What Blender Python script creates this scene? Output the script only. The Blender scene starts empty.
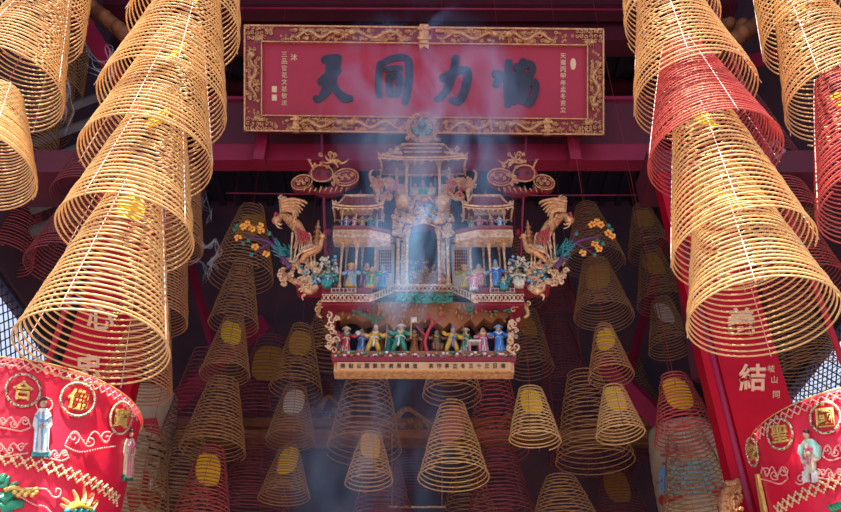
import bpy, math, random
from mathutils import Vector, Matrix

# ------------------------------------------------------------------ camera, sky, sun, exposure
SC = bpy.context.scene
COL = SC.collection
F = 800.0
PITCH = math.radians(37)
CS, SN = math.cos(PITCH), math.sin(PITCH)
CAMZ = 1.6
cam_d = bpy.data.cameras.new('camera')
cam = bpy.data.objects.new('camera', cam_d)
COL.objects.link(cam)
cam.location = (0, 0, CAMZ)
cam.rotation_euler = (math.pi / 2 + PITCH, 0, 0)
cam_d.sensor_width = 36
cam_d.lens = 36 * F / 841
cam_d.clip_start = 0.05
cam_d.clip_end = 200
SC.camera = cam

SC.view_settings.view_transform = 'Standard'
SC.view_settings.look = 'None'
SC.view_settings.gamma = 1
SC.view_settings.use_curve_mapping = False
SC.view_settings.exposure = 0.0

world = bpy.data.worlds.new('sky')
SC.world = world
world.use_nodes = True
wn = world.node_tree
bg = wn.nodes['Background']
bg.inputs[0].default_value = (0.62, 0.72, 1.0, 1)
bg.inputs[1].default_value = 1.15

sun_d = bpy.data.lights.new('sun', 'SUN')
sun = bpy.data.objects.new('sun', sun_d)
COL.objects.link(sun)
sun_d.energy = 29.0
sun_d.angle = math.radians(0.6)
sun_d.color = (1.0, 0.93, 0.80)
SUN_EL = math.radians(63)
# light travels forward (+Y), down and slightly to the right
sdir = Vector((0.12, math.cos(SUN_EL), -math.sin(SUN_EL))).normalized()
sun.rotation_euler = sdir.to_track_quat('-Z', 'Y').to_euler()
sun.location = (0, -4, 14)

SC.cycles.max_bounces = 6
SC.cycles.diffuse_bounces = 3
SC.cycles.transparent_max_bounces = 16
SC.cycles.volume_bounces = 1
SC.cycles.volume_step_rate = 1.0
SC.cycles.use_denoising = True

# ------------------------------------------------------------------ helpers
R0 = random.Random(7)


def ray(px, py):
    u = (px - 420.5) / F
    v = (256 - py) / F
    return Vector((u, CS - v * SN, SN + v * CS))


def at(px, py, Y):
    """The place at forward distance Y that lies behind photo point (px, py)."""
    d = ray(px, py)
    t = Y / d.y
    return Vector((d.x * t, Y, CAMZ + d.z * t))


def zof(py, Y):
    return at(420.5, py, Y).z


def pxm(py, Y):
    """metres per pixel at that height and distance"""
    return (Y / ray(420.5, py).y) / F


def vplane(Y):
    def fn(px, py, d=0.0):
        p = at(px, py, Y)
        p.y -= d
        return p
    return fn


def tplane(depth, sx=0, sy=0):
    """plane tipped forward so that it faces the camera"""
    fwd = Vector((0, CS, SN))

    def fn(px, py, d=0.0):
        return Vector((0, 0, CAMZ)) + ray(px, py) * depth - fwd * d
    return fn


def cplane(cx, cy, R):
    """front of an upright drum of radius R round the axis (cx, cy)"""
    def fn(px, py, d=0.0):
        r = ray(px, py)
        a = r.x * r.x + r.y * r.y
        b = -2 * (r.x * cx + r.y * cy)
        c = cx * cx + cy * cy - R * R
        disc = max(b * b - 4 * a * c, 0)
        t = (-b - math.sqrt(disc)) / (2 * a)
        p = Vector((0, 0, CAMZ)) + r * t
        n = Vector((p.x - cx, p.y - cy, 0)).normalized()
        return p + n * d
    return fn


LR = [1.0]  # how stout carved lines are


class MB:
    def __init__(self, smooth=True):
        self.v, self.f, self.smooth = [], [], smooth

    def add(self, vs, fs):
        b = len(self.v)
        self.v.extend([tuple(x) for x in vs])
        self.f.extend([tuple(i + b for i in f) for f in fs])
        return self

    def box(self, c, s, rz=0, rx=0, ry=0):
        m = Matrix.Rotation(rz, 3, 'Z') @ Matrix.Rotation(ry, 3, 'Y') @ Matrix.Rotation(rx, 3, 'X')
        c = Vector(c)
        vs = [c + m @ Vector((x * s[0] / 2, y * s[1] / 2, z * s[2] / 2)) for x in (-1, 1) for y in (-1, 1) for z in (-1, 1)]
        return self.add(vs, [(0, 1, 3, 2), (4, 6, 7, 5), (0, 4, 5, 1), (2, 3, 7, 6), (0, 2, 6, 4), (1, 5, 7, 3)])

    def boxpx(self, x0, y0, x1, y1, Y, dep):
        """upright block whose front face fills that photo rectangle at distance Y"""
        ym = (y0 + y1) / 2
        a, b = at(x0, ym, Y).x, at(x1, ym, Y).x
        z0, z1 = zof(y0, Y), zof(y1, Y)
        return self.box(((a + b) / 2, Y + dep / 2, (z0 + z1) / 2), (abs(b - a), dep, abs(z0 - z1)))

    def tube(self, pts, r, n=6, closed=False, flat=1.0):
        pts = [Vector(p) for p in pts]
        N = len(pts)
        if N < 2:
            return self
        rr = r if isinstance(r, (list, tuple)) else [r] * N
        vs = []
        prev = None
        for i, p in enumerate(pts):
            if closed:
                t = pts[(i + 1) % N] - pts[i - 1]
            else:
                t = pts[min(i + 1, N - 1)] - pts[max(i - 1, 0)]
            if t.length < 1e-9:
                t = Vector((0, 0, 1))
            t.normalize()
            if prev is None:
                a = Vector((0, 1, 0)) if abs(t.y) < 0.9 else Vector((1, 0, 0))
                prev = (a - t * a.dot(t)).normalized()
            else:
                q = prev - t * prev.dot(t)
                prev = q.normalized() if q.length > 1e-6 else prev
            b = t.cross(prev)
            for k in range(n):
                an = 2 * math.pi * k / n
                vs.append(p + prev * (math.cos(an) * rr[i] * flat) + b * (math.sin(an) * rr[i]))
        fs = []
        for i in range(N if closed else N - 1):
            j = (i + 1) % N
            for k in range(n):
                k2 = (k + 1) % n
                fs.append((i * n + k, i * n + k2, j * n + k2, j * n + k))
        if not closed:
            fs.append(tuple(range(n - 1, -1, -1)))
            fs.append(tuple((N - 1) * n + k for k in range(n)))
        return self.add(vs, fs)

    def lathe(self, c, prof, n=16, sx=1.0, sy=1.0, rot=0.0):
        c = Vector(c)
        vs = []
        for (r, z) in prof:
            for k in range(n):
                a = 2 * math.pi * k / n + rot
                vs.append(c + Vector((math.cos(a) * r * sx, math.sin(a) * r * sy, z)))
        fs = []
        for i in range(len(prof) - 1):
            for k in range(n):
                k2 = (k + 1) % n
                fs.append((i * n + k, i * n + k2, (i + 1) * n + k2, (i + 1) * n + k))
        fs.append(tuple(range(n - 1, -1, -1)))
        m = len(prof) - 1
        fs.append(tuple(m * n + k for k in range(n)))
        return self.add(vs, fs)

    def ball(self, c, r, n=8, m=6, axis=None):
        if not isinstance(r, (tuple, list)):
            r = (r, r, r)
        c = Vector(c)
        M = axis if axis is not None else Matrix.Identity(3)
        vs = [c + M @ Vector((0, 0, r[2]))]
        for i in range(1, m):
            ph = math.pi * i / m
            for k in range(n):
                a = 2 * math.pi * k / n
                vs.append(c + M @ Vector((r[0] * math.sin(ph) * math.cos(a), r[1] * math.sin(ph) * math.sin(a), r[2] * math.cos(ph))))
        vs.append(c + M @ Vector((0, 0, -r[2])))
        fs = []
        for k in range(n):
            k2 = (k + 1) % n
            fs.append((0, 1 + k, 1 + k2))
            for i in range(m - 2):
                a, b = 1 + i * n, 1 + (i + 1) * n
                fs.append((a + k, b + k, b + k2, a + k2))
            fs.append((1 + (m - 2) * n + k2, 1 + (m - 2) * n + k, len(vs) - 1))
        return self.add(vs, fs)

    def patch(self, fn, poly, d0, d1):
        """a raised plate: outline poly in photo points on surface fn, from lift d0 to d1"""
        n = len(poly)
        vs = [fn(x, y, d1) for x, y in poly] + [fn(x, y, d0) for x, y in poly]
        fs = [tuple(range(n)), tuple(range(2 * n - 1, n - 1, -1))]
        for i in range(n):
            j = (i + 1) % n
            fs.append((i, n + i, n + j, j))
        return self.add(vs, fs)

    def line(self, fn, pts, r, d=0.0, n=5, sub=4, closed=False, flat=1.0):
        """smooth raised line through photo points on surface fn"""
        P = spline(pts, sub, closed)
        N = len(P)
        if isinstance(r, (tuple, list)):
            r = [q * LR[0] for q in r]
        else:
            r = r * LR[0]
        if isinstance(r, (tuple, list)):
            rr = [r[0] + (r[1] - r[0]) * i / (N - 1) for i in range(N)] if len(r) == 2 else \
                 [interp(r, i / (N - 1)) for i in range(N)]
        else:
            rr = r
        return self.tube([fn(x, y, d) for x, y in P], rr, n, closed, flat)

    def glyph(self, fn, ch, cx, cy, size, d0=0.0, thick=0.01, bold=0.0, sx=1.0):
        vs, fs = glyph_mesh(ch, bold)
        out = [fn(cx + x * size * sx, cy - y * size, d0 + (thick if z > 0 else 0)) for x, y, z in vs]
        return self.add(out, fs)

    def build(self, name, m, parent=None, origin=None):
        off = Vector((0, 0, 0))
        if parent is not None:
            q = parent
            while q.parent is not None:
                q = q.parent
            off = Vector(q.location)
        elif origin is not None:
            off = Vector(origin)
        me = bpy.data.meshes.new(name)
        me.from_pydata([(x - off.x, y - off.y, z - off.z) for x, y, z in self.v], [], self.f)
        me.polygons.foreach_set('use_smooth', [self.smooth] * len(me.polygons))
        me.materials.append(m)
        me.update()
        o = bpy.data.objects.new(name, me)
        COL.objects.link(o)
        if parent is not None:
            o.parent = parent
        elif origin is not None:
            o.location = off
        return o


def spline(pts, sub=4, closed=False):
    n = len(pts)
    if n < 3 and not closed:
        return list(pts)
    out = []
    last = n if closed else n - 1
    for i in range(last):
        if closed:
            p0, p1, p2, p3 = pts[i - 1], pts[i], pts[(i + 1) % n], pts[(i + 2) % n]
        else:
            p0, p1, p2, p3 = pts[max(i - 1, 0)], pts[i], pts[i + 1], pts[min(i + 2, n - 1)]
        for k in range(sub):
            t = k / sub
            out.append(tuple(0.5 * (2 * b + (c - a) * t + (2 * a - 5 * b + 4 * c - d) * t * t + (3 * b - a - 3 * c + d) * t ** 3)
                             for a, b, c, d in zip(p0, p1, p2, p3)))
    if not closed:
        out.append(tuple(pts[-1]))
    return out


def interp(vals, t):
    x = t * (len(vals) - 1)
    i = min(int(x), len(vals) - 2)
    return vals[i] + (vals[i + 1] - vals[i]) * (x - i)


_G = {}


def glyph_mesh(ch, bold=0.0):
    k = (ch, bold)
    if k not in _G:
        c = bpy.data.curves.new('lettering', 'FONT')
        c.body = ch
        c.extrude = 0.02
        c.offset = bold
        c.resolution_u = 3
        o = bpy.data.objects.new('lettering', c)
        COL.objects.link(o)
        bpy.context.view_layer.update()
        me = bpy.data.meshes.new_from_object(o)
        vs = [tuple(v.co) for v in me.vertices]
        fs = [tuple(p.vertices) for p in me.polygons]
        xs = [v[0] for v in vs]
        ys = [v[1] for v in vs]
        mx, my = (min(xs) + max(xs)) / 2, (min(ys) + max(ys)) / 2
        s = 1.0 / max(max(ys) - min(ys), max(xs) - min(xs))
        _G[k] = ([((x - mx) * s, (y - my) * s, z) for x, y, z in vs], fs)
        COL.objects.unlink(o)
        bpy.data.objects.remove(o)
        bpy.data.curves.remove(c)
        bpy.data.meshes.remove(me)
    return _G[k]


def tag(o, label, cat, group=None, kind=None):
    o['label'] = label
    o['category'] = cat
    if group:
        o['group'] = group
    if kind:
        o['kind'] = kind
    return o


def part_stuff(o):
    o['kind'] = 'stuff'
    return o


def thing(name, label, cat, loc, group=None):
    o = bpy.data.objects.new(name, None)
    COL.objects.link(o)
    o.location = Vector(loc)
    o.empty_display_size = 0.05
    return tag(o, label, cat, group)


def struct(o):
    o['kind'] = 'structure'
    return o


_M = {}


def mat(name, col, rough=0.6, metal=0.0, col2=None, scale=12.0, mixw=0.5, bump=0.0, bscale=60.0, spec=0.4, emit=None, kind='noise', stretch=None):
    if name in _M:
        return _M[name]
    m = bpy.data.materials.new(name)
    m.use_nodes = True
    nt = m.node_tree
    b = nt.nodes['Principled BSDF']
    b.inputs['Roughness'].default_value = rough
    b.inputs['Metallic'].default_value = metal
    b.inputs['Specular IOR Level'].default_value = spec
    tc = nt.nodes.new('ShaderNodeTexCoord')
    mp = nt.nodes.new('ShaderNodeMapping')
    if stretch:
        mp.inputs['Scale'].default_value = stretch
    nt.links.new(tc.outputs['Object'], mp.inputs[0])
    if col2 is not None:
        tx = nt.nodes.new('ShaderNodeTexNoise' if kind == 'noise' else 'ShaderNodeTexVoronoi')
        tx.inputs['Scale'].default_value = scale
        nt.links.new(mp.outputs[0], tx.inputs['Vector'])
        rp = nt.nodes.new('ShaderNodeValToRGB')
        rp.color_ramp.elements[0].position = 0.5 - mixw / 2
        rp.color_ramp.elements[1].position = 0.5 + mixw / 2
        rp.color_ramp.elements[0].color = (*col, 1)
        rp.color_ramp.elements[1].color = (*col2, 1)
        nt.links.new(tx.outputs[0], rp.inputs[0])
        nt.links.new(rp.outputs[0], b.inputs['Base Color'])
    else:
        b.inputs['Base Color'].default_value = (*col, 1)
    if bump > 0:
        t2 = nt.nodes.new('ShaderNodeTexNoise')
        t2.inputs['Scale'].default_value = bscale
        nt.links.new(mp.outputs[0], t2.inputs['Vector'])
        bp = nt.nodes.new('ShaderNodeBump')
        bp.inputs['Strength'].default_value = bump
        bp.inputs['Distance'].default_value = 0.01
        nt.links.new(t2.outputs[0], bp.inputs['Height'])
        nt.links.new(bp.outputs[0], b.inputs['Normal'])
    _M[name] = m
    return m


# palette -----------------------------------------------------------
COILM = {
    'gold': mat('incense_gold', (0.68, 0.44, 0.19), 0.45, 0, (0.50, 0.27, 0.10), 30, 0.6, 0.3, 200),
    'tan': mat('incense_gold_shaded', (0.46, 0.23, 0.095), 0.6, 0, (0.30, 0.135, 0.06), 30, 0.6, 0.3, 200),  # same incense as gold; the weaker light further back is put into the colour
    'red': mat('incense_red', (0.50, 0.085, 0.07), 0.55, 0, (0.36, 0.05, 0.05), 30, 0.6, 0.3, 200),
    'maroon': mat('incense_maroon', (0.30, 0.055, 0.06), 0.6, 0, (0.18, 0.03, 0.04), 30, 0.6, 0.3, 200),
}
TAGM = {
    'yellow': mat('paper_yellow', (1.0, 0.68, 0.01), 0.7, 0, (0.92, 0.54, 0.01), 14, 0.8, 0.2, 80),
    'white': mat('paper_white', (0.75, 0.70, 0.62), 0.7, 0, (0.55, 0.5, 0.45), 25, 0.6, 0.2, 80),
    'pink': mat('paper_pink', (0.70, 0.22, 0.18), 0.7, 0, (0.5, 0.12, 0.1), 25, 0.6, 0.2, 80),
    'amber': mat('paper_amber', (0.48, 0.24, 0.03), 0.7, 0, (0.33, 0.14, 0.02), 25, 0.6, 0.2, 80),
}
M_thread = mat('thread_pink', (0.62, 0.26, 0.26), 0.8, 0, (0.80, 0.60, 0.52), 60, 0.2)
M_thread2 = mat('thread_brown', (0.22, 0.10, 0.08), 0.8)
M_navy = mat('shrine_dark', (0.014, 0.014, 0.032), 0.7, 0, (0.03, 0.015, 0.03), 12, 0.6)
M_cord = mat('cord_red', (0.30, 0.02, 0.04), 0.8)
M_redwood = mat('red_lacquer', (0.48, 0.004, 0.022), 0.5, 0, (0.34, 0.003, 0.018), 3.5, 0.9, 0.15, 20, 0.12)
M_beam = mat('beam_red', (0.34, 0.012, 0.05), 0.5, 0, (0.18, 0.008, 0.03), 2.5, 0.9, 0.3, 30)
M_beamdark = mat('beam_dark_red', (0.14, 0.012, 0.025), 0.6, 0, (0.07, 0.01, 0.02), 2.5, 0.9, 0.3, 30)
M_pink = mat('magenta_paint', (0.42, 0.02, 0.075), 0.4, 0, (0.26, 0.012, 0.045), 4, 0.8)
M_brown = mat('carved_brown', (0.34, 0.12, 0.035), 0.6, 0, (0.18, 0.05, 0.025), 8, 0.8, 0.4, 40)
M_plank = mat('roof_plank', (0.16, 0.12, 0.11), 0.8, 0, (0.08, 0.06, 0.06), 5, 0.8, 0.4, 20)
M_dark = mat('hall_dark', (0.05, 0.035, 0.06), 0.85, 0, (0.03, 0.02, 0.04), 3, 0.8, 0.3, 12)  # near-black tone for ceiling, rafters and window lattice
M_wall = mat('wall_dark_red', (0.15, 0.055, 0.065), 0.85, 0, (0.05, 0.035, 0.06), 1.4, 0.7, 0.3, 10)  # dark red wall, mottled with a near-black tone
M_stone = mat('courtyard_stone', (0.20, 0.18, 0.17), 0.8, 0, (0.13, 0.12, 0.12), 3, 0.8, 0.3, 14)
M_gold = mat('gilt', (0.74, 0.41, 0.17), 0.30, 0.3, (0.42, 0.15, 0.07), 36, 0.4, 0.6, 110)
M_gold2 = mat('gilt_pale', (0.82, 0.55, 0.31), 0.32, 0.2, (0.40, 0.17, 0.09), 36, 0.4, 0.4, 90)
M_ivory = mat('ivory_paint', (0.72, 0.56, 0.40), 0.5, 0, (0.42, 0.20, 0.12), 36, 0.4, 0.3, 90)
M_letter = mat('letter_gold', (0.78, 0.56, 0.32), 0.45, 0.1, (0.66, 0.44, 0.24), 14, 0.6)
M_plaque = mat('plaque_red', (0.42, 0.018, 0.05), 0.45, 0, (0.33, 0.014, 0.045), 2.2, 0.8, 0.12, 30)
M_ink = mat('ink_black', (0.012, 0.014, 0.03), 0.35, 0, (0.02, 0.02, 0.04), 8, 0.7)
M_carvered = mat('carved_red_ground', (0.26, 0.015, 0.03), 0.5, 0, (0.17, 0.01, 0.02), 10, 0.7, 0.2, 60)
M_roofred = mat('shrine_roof_red', (0.26, 0.05, 0.05), 0.45, 0, (0.14, 0.02, 0.03), 20, 0.7, 0.3, 80)
M_purple = mat('purple_lattice', (0.06, 0.01, 0.05), 0.5, 0, (0.13, 0.03, 0.10), 60, 0.4)
M_cream = mat('cream_panel', (0.62, 0.50, 0.42), 0.6, 0, (0.5, 0.38, 0.32), 8, 0.6)
PAL = {
    'blue': (0.06, 0.20, 0.62), 'green': (0.03, 0.30, 0.16), 'teal': (0.04, 0.30, 0.31), 'yellow': (0.75, 0.42, 0.05),
    'pink': (0.75, 0.18, 0.28), 'red': (0.55, 0.03, 0.05), 'cream': (0.75, 0.66, 0.48), 'brown': (0.28, 0.10, 0.05),
    'orange': (0.72, 0.22, 0.04), 'sky': (0.20, 0.45, 0.75), 'white': (0.8, 0.78, 0.72), 'skin': (0.62, 0.34, 0.22),
    'purple': (0.12, 0.035, 0.13), 'black': (0.03, 0.025, 0.03), 'leaf': (0.025, 0.19, 0.12), 'olive': (0.35, 0.36, 0.10),
    'silk': (0.80, 0.012, 0.05),
}


def glaze(c):
    a = PAL[c]
    return mat('glaze_' + c, a, 0.3, 0, tuple(x * 0.6 for x in a), 40, 0.6, 0.1, 80, 0.5)


def scrollpts(x, y, r, turns=1.25, a0=0.0, sgn=1, n=12, tail=None):
    pts = []
    for i in range(n + 1):
        t = i / n
        a = a0 + sgn * turns * 2 * math.pi * t
        rr = r * (0.18 + 0.82 * t)
        pts.append((x + rr * math.cos(a), y + rr * math.sin(a)))
    if tail:
        pts.append(tail)
    return pts
# ------------------------------------------------------------------ the hall
def wallbox(name, x0, x1, y0, y1, z0, z1, m):
    return struct(MB(False).box(((x0 + x1) / 2, (y0 + y1) / 2, (z0 + z1) / 2), (x1 - x0, y1 - y0, z1 - z0)).build(name, m))


struct(MB(False).box((0, 3, -0.1), (10.4, 20, 0.2)).build('floor', M_stone))
wallbox('wall_back', -4.9, 4.9, 12.0, 12.3, 0, 12.0, M_wall)
# side walls with one high lattice opening each
for s, nm, wn_ in ((-1, 'wall_left', 'window_1'), (1, 'wall_right', 'window_2')):
    w = MB(False)
    xw = s * 4.7
    y0, y1, z0, z1 = (6.4, 9.2, 5.6, 6.75) if s < 0 else (6.4, 10.2, 5.5, 6.35)
    for (a, b, c, d) in ((4.2, y0, 0, 12), (y1, 12.0, 0, 12), (y0, y1, 0, z0), (y0, y1, z1, 12)):
        w.box((xw, (a + b) / 2, (c + d) / 2), (0.25, b - a, d - c))
    struct(w.build(nm, M_wall))
    g = MB(False)
    for (cy, cz, sy, sz) in (((y0 + y1) / 2, z0 + .03, y1 - y0, .06), ((y0 + y1) / 2, z1 - .03, y1 - y0, .06),
                             (y0 + .03, (z0 + z1) / 2, .06, z1 - z0), (y1 - .03, (z0 + z1) / 2, .06, z1 - z0)):
        g.box((xw - s * .05, cy, cz), (.08, sy, sz))
    k = 0
    step = 0.14
    u = y0 - (z1 - z0)
    while u < y1:
        for sg in (1, -1):
            p = []
            for t in (0, 1):
                yy = u + (z1 - z0) * t
                zz = z0 + (z1 - z0) * t if sg > 0 else z1 - (z1 - z0) * t
                p.append((yy, zz))
            (ya, za), (yb, zb) = p
            if ya < y0:
                za += (zb - za) * (y0 - ya) / (yb - ya)
                ya = y0
            if yb > y1:
                zb = za + (zb - za) * (y1 - ya) / (yb - ya)
                yb = y1
            if yb > ya + 0.02:
                g.tube([(xw - s * .05, ya, za), (xw - s * .05, yb, zb)], 0.008, 4)
        u += step
    struct(g.build(wn_, M_dark))

# roof boards seen from below, with rafters
struct(MB(False).box((0, 6.6, 12.1), (10.4, 11.4, 0.2)).build('ceiling', M_dark))
raf = MB(False)
for i in range(30):
    x = -4.5 + i * 0.31
    raf.box((x, 6.6, 11.93), (0.10, 11.2, 0.12))
o = raf.build('trim_1', M_dark)
struct(o)
# cross purlins
for i, y in enumerate((7.4, 8.8, 10.2)):
    struct(MB().tube([(-4.6, y, 11.7), (4.6, y, 11.7)], 0.14, 12).build('beam', M_beamdark))

# main red crossbeam behind the plaque
BY = 6.25
mb = MB(False)
mb.boxpx(206, 96, 652, 144, BY, 0.12)
root = thing('beam', 'broad red crossbeam running behind the framed plaque', 'beam', at(429, 163, BY))
root['kind'] = 'structure'
mb.build('beam_body', M_beamdark, root)  # darker red: shadow above the bright lower strip is put into the colour
mb = MB(False)
mb.boxpx(206, 144, 652, 160, BY - .05, 0.17)
mb.boxpx(206, 96, 652, 99, BY - .04, 0.04)
mb.build('moulding', M_beam, root)
# upper thin painted rod and dark beams above it
o = MB().tube([at(150, 8, 6.6), at(700, 10, 6.6)], 0.016, 8).build('hanging_rail', M_pink, origin=at(425, 9, 6.6))
tag(o, 'long thin magenta rail running just above the framed plaque', 'rail')
struct(MB(False).boxpx(100, -8, 740, 4, 7.0, 0.3).build('beam', M_beamdark))
struct(MB(False).boxpx(120, 18, 730, 40, 7.4, 0.3).build('beam', M_beamdark))
# short hangers between plaque and beam
for px, nm in ((260.5, 'left'), (574, 'right')):
    mb = MB(False)
    mb.boxpx(px - 5.5, 132, px + 5.5, 159, BY - .17, 0.12)
    o = mb.build('support_block', M_beam, origin=at(px, 163, BY - .15))
    tag(o, 'red wooden block under the %s end of the framed plaque' % nm, 'bracket', 'blocks carrying the plaque')
# thin wires
o = MB().tube([at(226, 193, 6.0), at(425, 196, 6.0), at(645, 195, 6.0)], 0.006, 5).build('stay_wire', M_pink, origin=at(425, 196, 6.0))
tag(o, 'thin red wire stretched level across the hall behind the shrine', 'wire')

# red pillars with couplet boards
PY = 5.45
PT = zof(172, PY)
for s, ch, nm in ((1, '結', 'right'), (-1, '忠', 'left')):
    xl, xr = at(708, 380, PY).x, at(781, 380, PY).x
    xa, xb = (xl, xr) if s > 0 else (-xr, -xl)
    w = xb - xa
    root = thing('pillar', 'tall red lacquered pillar with gold characters on the %s of the hall' % nm, 'pillar', ((xa + xb) / 2, PY + .2, 0))
    root['kind'] = 'structure'
    MB(False).box(((xa + xb) / 2, PY + .08, PT / 2), (w, 0.14, PT)).build('shaft', M_redwood, root)
    xr_ = xa + w * 0.15 if s > 0 else xb - w * 0.15
    MB().tube([(xr_, PY + .02, 0.1), (xr_, PY + .02, PT - .05)], 0.028, 8).build('bead_moulding', M_pink, root)
    bx0, bx1 = (xr_ + .03, xb + .02) if s > 0 else (xa - .02, xr_ - .03)
    MB(False).box(((bx0 + bx1) / 2, PY + .01, PT / 2), (bx1 - bx0, 0.05, PT - .1)).build('couplet_board', M_redwood, root)
    g = MB(False)
    fn = vplane(PY - .015)
    if s > 0:
        g.glyph(fn, '結', 752, 378, 27, 0, 0.015, 0.02)
        g.glyph(fn, '岐', 771, 369, 7, 0, 0.01)
        g.glyph(fn, '山', 774, 380, 7, 0, 0.01)
        g.glyph(fn, '同', 776, 395, 7, 0, 0.01)
        g.glyph(fn, '義', 741, 322, 27, 0, 0.015, 0.02)
        g.glyph(fn, '仁', 729, 268, 26, 0, 0.015, 0.02)
    else:
        g.glyph(fn, '忠', 89, 368, 27, 0, 0.015, 0.02)
        g.glyph(fn, '心', 101, 318, 27, 0, 0.015, 0.02)
    g.build('lettering', M_letter, root)
    MB(False).box((s * (abs(xa + xb) / 2 + 4.5) / 2, PY + .25, PT + .14), (4.6 - abs(xa + xb) / 2 + w, 0.5, 0.28)).build('tie_beam', M_beamdark, root)

# slanting magenta and red struts, left and right
def strut(x0, y0, x1, y1, Y, r, m, label):
    a, b = at(x0, y0, Y), at(x1, y1, Y + .3)
    d = b - a
    mb = MB(False)
    mb.tube([a, b], r, 4)
    o = mb.build('strut', m, origin=a)
    tag(o, label, 'beam', 'slanting roof struts')


strut(168, 408, 262, 322, 9.2, 0.15, M_pink, 'magenta slanting strut behind the shaded coils left of the shrine')
strut(128, 40, 214, 350, 8.6, 0.06, M_beam, 'thin red strut sloping down beside the left shaded coils')
strut(700, 110, 612, 436, 10.0, 0.07, M_beam, 'thin red strut sloping down behind the right shaded coils')
strut(672, 432, 600, 360, 9.2, 0.15, M_pink, 'magenta slanting strut behind the coils right of the shrine')
strut(640, 20, 700, 380, 7.6, 0.09, M_beamdark, 'dark red strut falling from the roof beside the right pillar')
strut(232, 10, 176, 300, 7.6, 0.09, M_beamdark, 'dark red strut falling from the roof beside the left coils')
strut(62, -10, 128, 92, 5.9, 0.10, M_beam, 'red beam sloping down between the two front left coil stacks')
strut(690, 75, 775, 56, 6.2, 0.12, M_beam, 'red beam crossing behind the two front right coil stacks')
# brown carved logs
for k, (a, b, r, lab) in enumerate((((704, 60, 6.2), (775, 12, 6.2), .10, 'orange brown log sloping up between the front right coil stacks'),
                                    ((706, 24, 6.5), (750, 28, 6.5), .09, 'short brown log end between the front right coil stacks'),
                                    ((84, 2, 6.4), (130, 38, 6.4), .10, 'brown log high between the front left coil stacks'))):
    mb = MB()
    A, B = at(*a), at(*b)
    mb.tube([A, B], r, 12)
    for t in (0.2, 0.5, 0.8):
        p = A.lerp(B, t)
        mb.ball(p + Vector((0, -.06, -.02)), r * .95, 10, 6)
    o = mb.build('carved_log', M_brown, origin=A)
    tag(o, lab, 'beam', 'carved logs under the roof')
# sloping boards seen at the upper left
for k in range(6):
    y = 92 + k * 22
    a, b = at(30, y + 30, 6.6), at(150, y - 14, 6.6)
    mb = MB(False)
    mb.tube([a, b], 0.08, 4, flat=0.4)
    o = mb.build('roof_board', M_plank, origin=a)
    tag(o, 'weathered grey roof board, %s between the front left coil stacks' % ('topmost', 'second from top', 'third from top', 'third from bottom', 'second from bottom', 'lowest')[k], 'board', 'sloping boards between the left stacks')

# ornate gilt ridge deep behind the shrine
def ridge(cx, cy, w, Y, seed, lab):
    rnd = random.Random(seed)
    fn = vplane(Y)
    root = thing('ridge_ornament', lab, 'ornament', at(cx, cy + 14, Y), 'gilt ridge carvings')
    b = MB(False)
    zb = zof(cy + 9, Y)
    b.box((0, Y + .1, zb), (9.2, .14, .12))
    b.build('ridge_beam', M_brown, root)
    g = MB()
    n = int(w / 7)
    for i in range(n):
        x = cx - w / 2 + (i + .5) * 7
        g.line(fn, scrollpts(x, cy + rnd.uniform(-4, 5), rnd.uniform(2, 5), 1.2, rnd.uniform(0, 6), rnd.choice((-1, 1)), 9), (.008, .022), .03, 5, 2)
    g.line(fn, [(cx - w * .3, cy), (cx - w * .1, cy - 14), (cx + w * .1, cy - 8), (cx + w * .35, cy + 3)], (.05, .015), .03, 7)
    g.build('gilt_scrollwork', mat('old_gilt', (0.40, 0.19, 0.09), .5, 0, (.16, .06, .04), 30, .5), root)


ridge(412, 424, 66, 9.6, 3, 'gilt dragon scrollwork on a ridge low behind the shrine')
ridge(332, 412, 44, 10.4, 4, 'small gilt scrollwork ridge deep behind the lower left of the shrine')
ridge(512, 430, 46, 10.4, 5, 'small gilt scrollwork ridge deep behind the lower right of the shrine')
mb = MB().tube([at(388, 507, 8.6), at(446, 507, 8.6)], 0.012, 6)
for px in (392, 442):
    mb.tube([at(px, 507, 8.6), at(px, 434, 9.65)], 0.004, 4)
o = mb.build('hanging_rod', M_gold2, origin=at(417, 507, 8.6))
tag(o, 'short pale rod hanging level at the bottom middle of the hall', 'rod')

# ------------------------------------------------------------------ the framed plaque
PD = 8.45
fp = tplane(PD)
# slight roll: photo corners (245,26) (603,30) (603,136) (245,132)
def fq(px, py, d=0.0):
    return fp(px, py + (px - 424) * 0.0112, d)


root = thing('framed_plaque', 'red plaque with four large dark characters in a gilt dragon frame', 'sign', fq(424, 134))
MB(False).patch(fq, [(246, 29), (602, 29), (602, 133), (246, 133)], -0.08, 0.0).build('board', M_plaque, root)
fr = MB(False)
for (x0, y0, x1, y1) in ((245, 28, 603, 44.5), (245, 118, 603, 134), (245, 44.5, 263, 118), (586, 44.5, 603, 118)):
    fr.patch(fq, [(x0, y0), (x1, y0), (x1, y1), (x0, y1)], -0.08, 0.035)
fr.build('frame', M_carvered, root)
rim = MB(False)
for (x0, y0, x1, y1, t) in ((245, 28, 603, 134, 1.6), (262, 44, 587, 118.5, 1.1)):
    for (a, b, c, d) in ((x0, y0, x1, y0 + t), (x0, y1 - t, x1, y1), (x0, y0, x0 + t, y1), (x1 - t, y0, x1, y1)):
        rim.patch(fq, [(a, b), (c, b), (c, d), (a, d)], 0.0, 0.06)
rim.build('gilt_edge', M_gold, root)
dr = MB()
LR[0] = 0.62
rn = random.Random(11)


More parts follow.
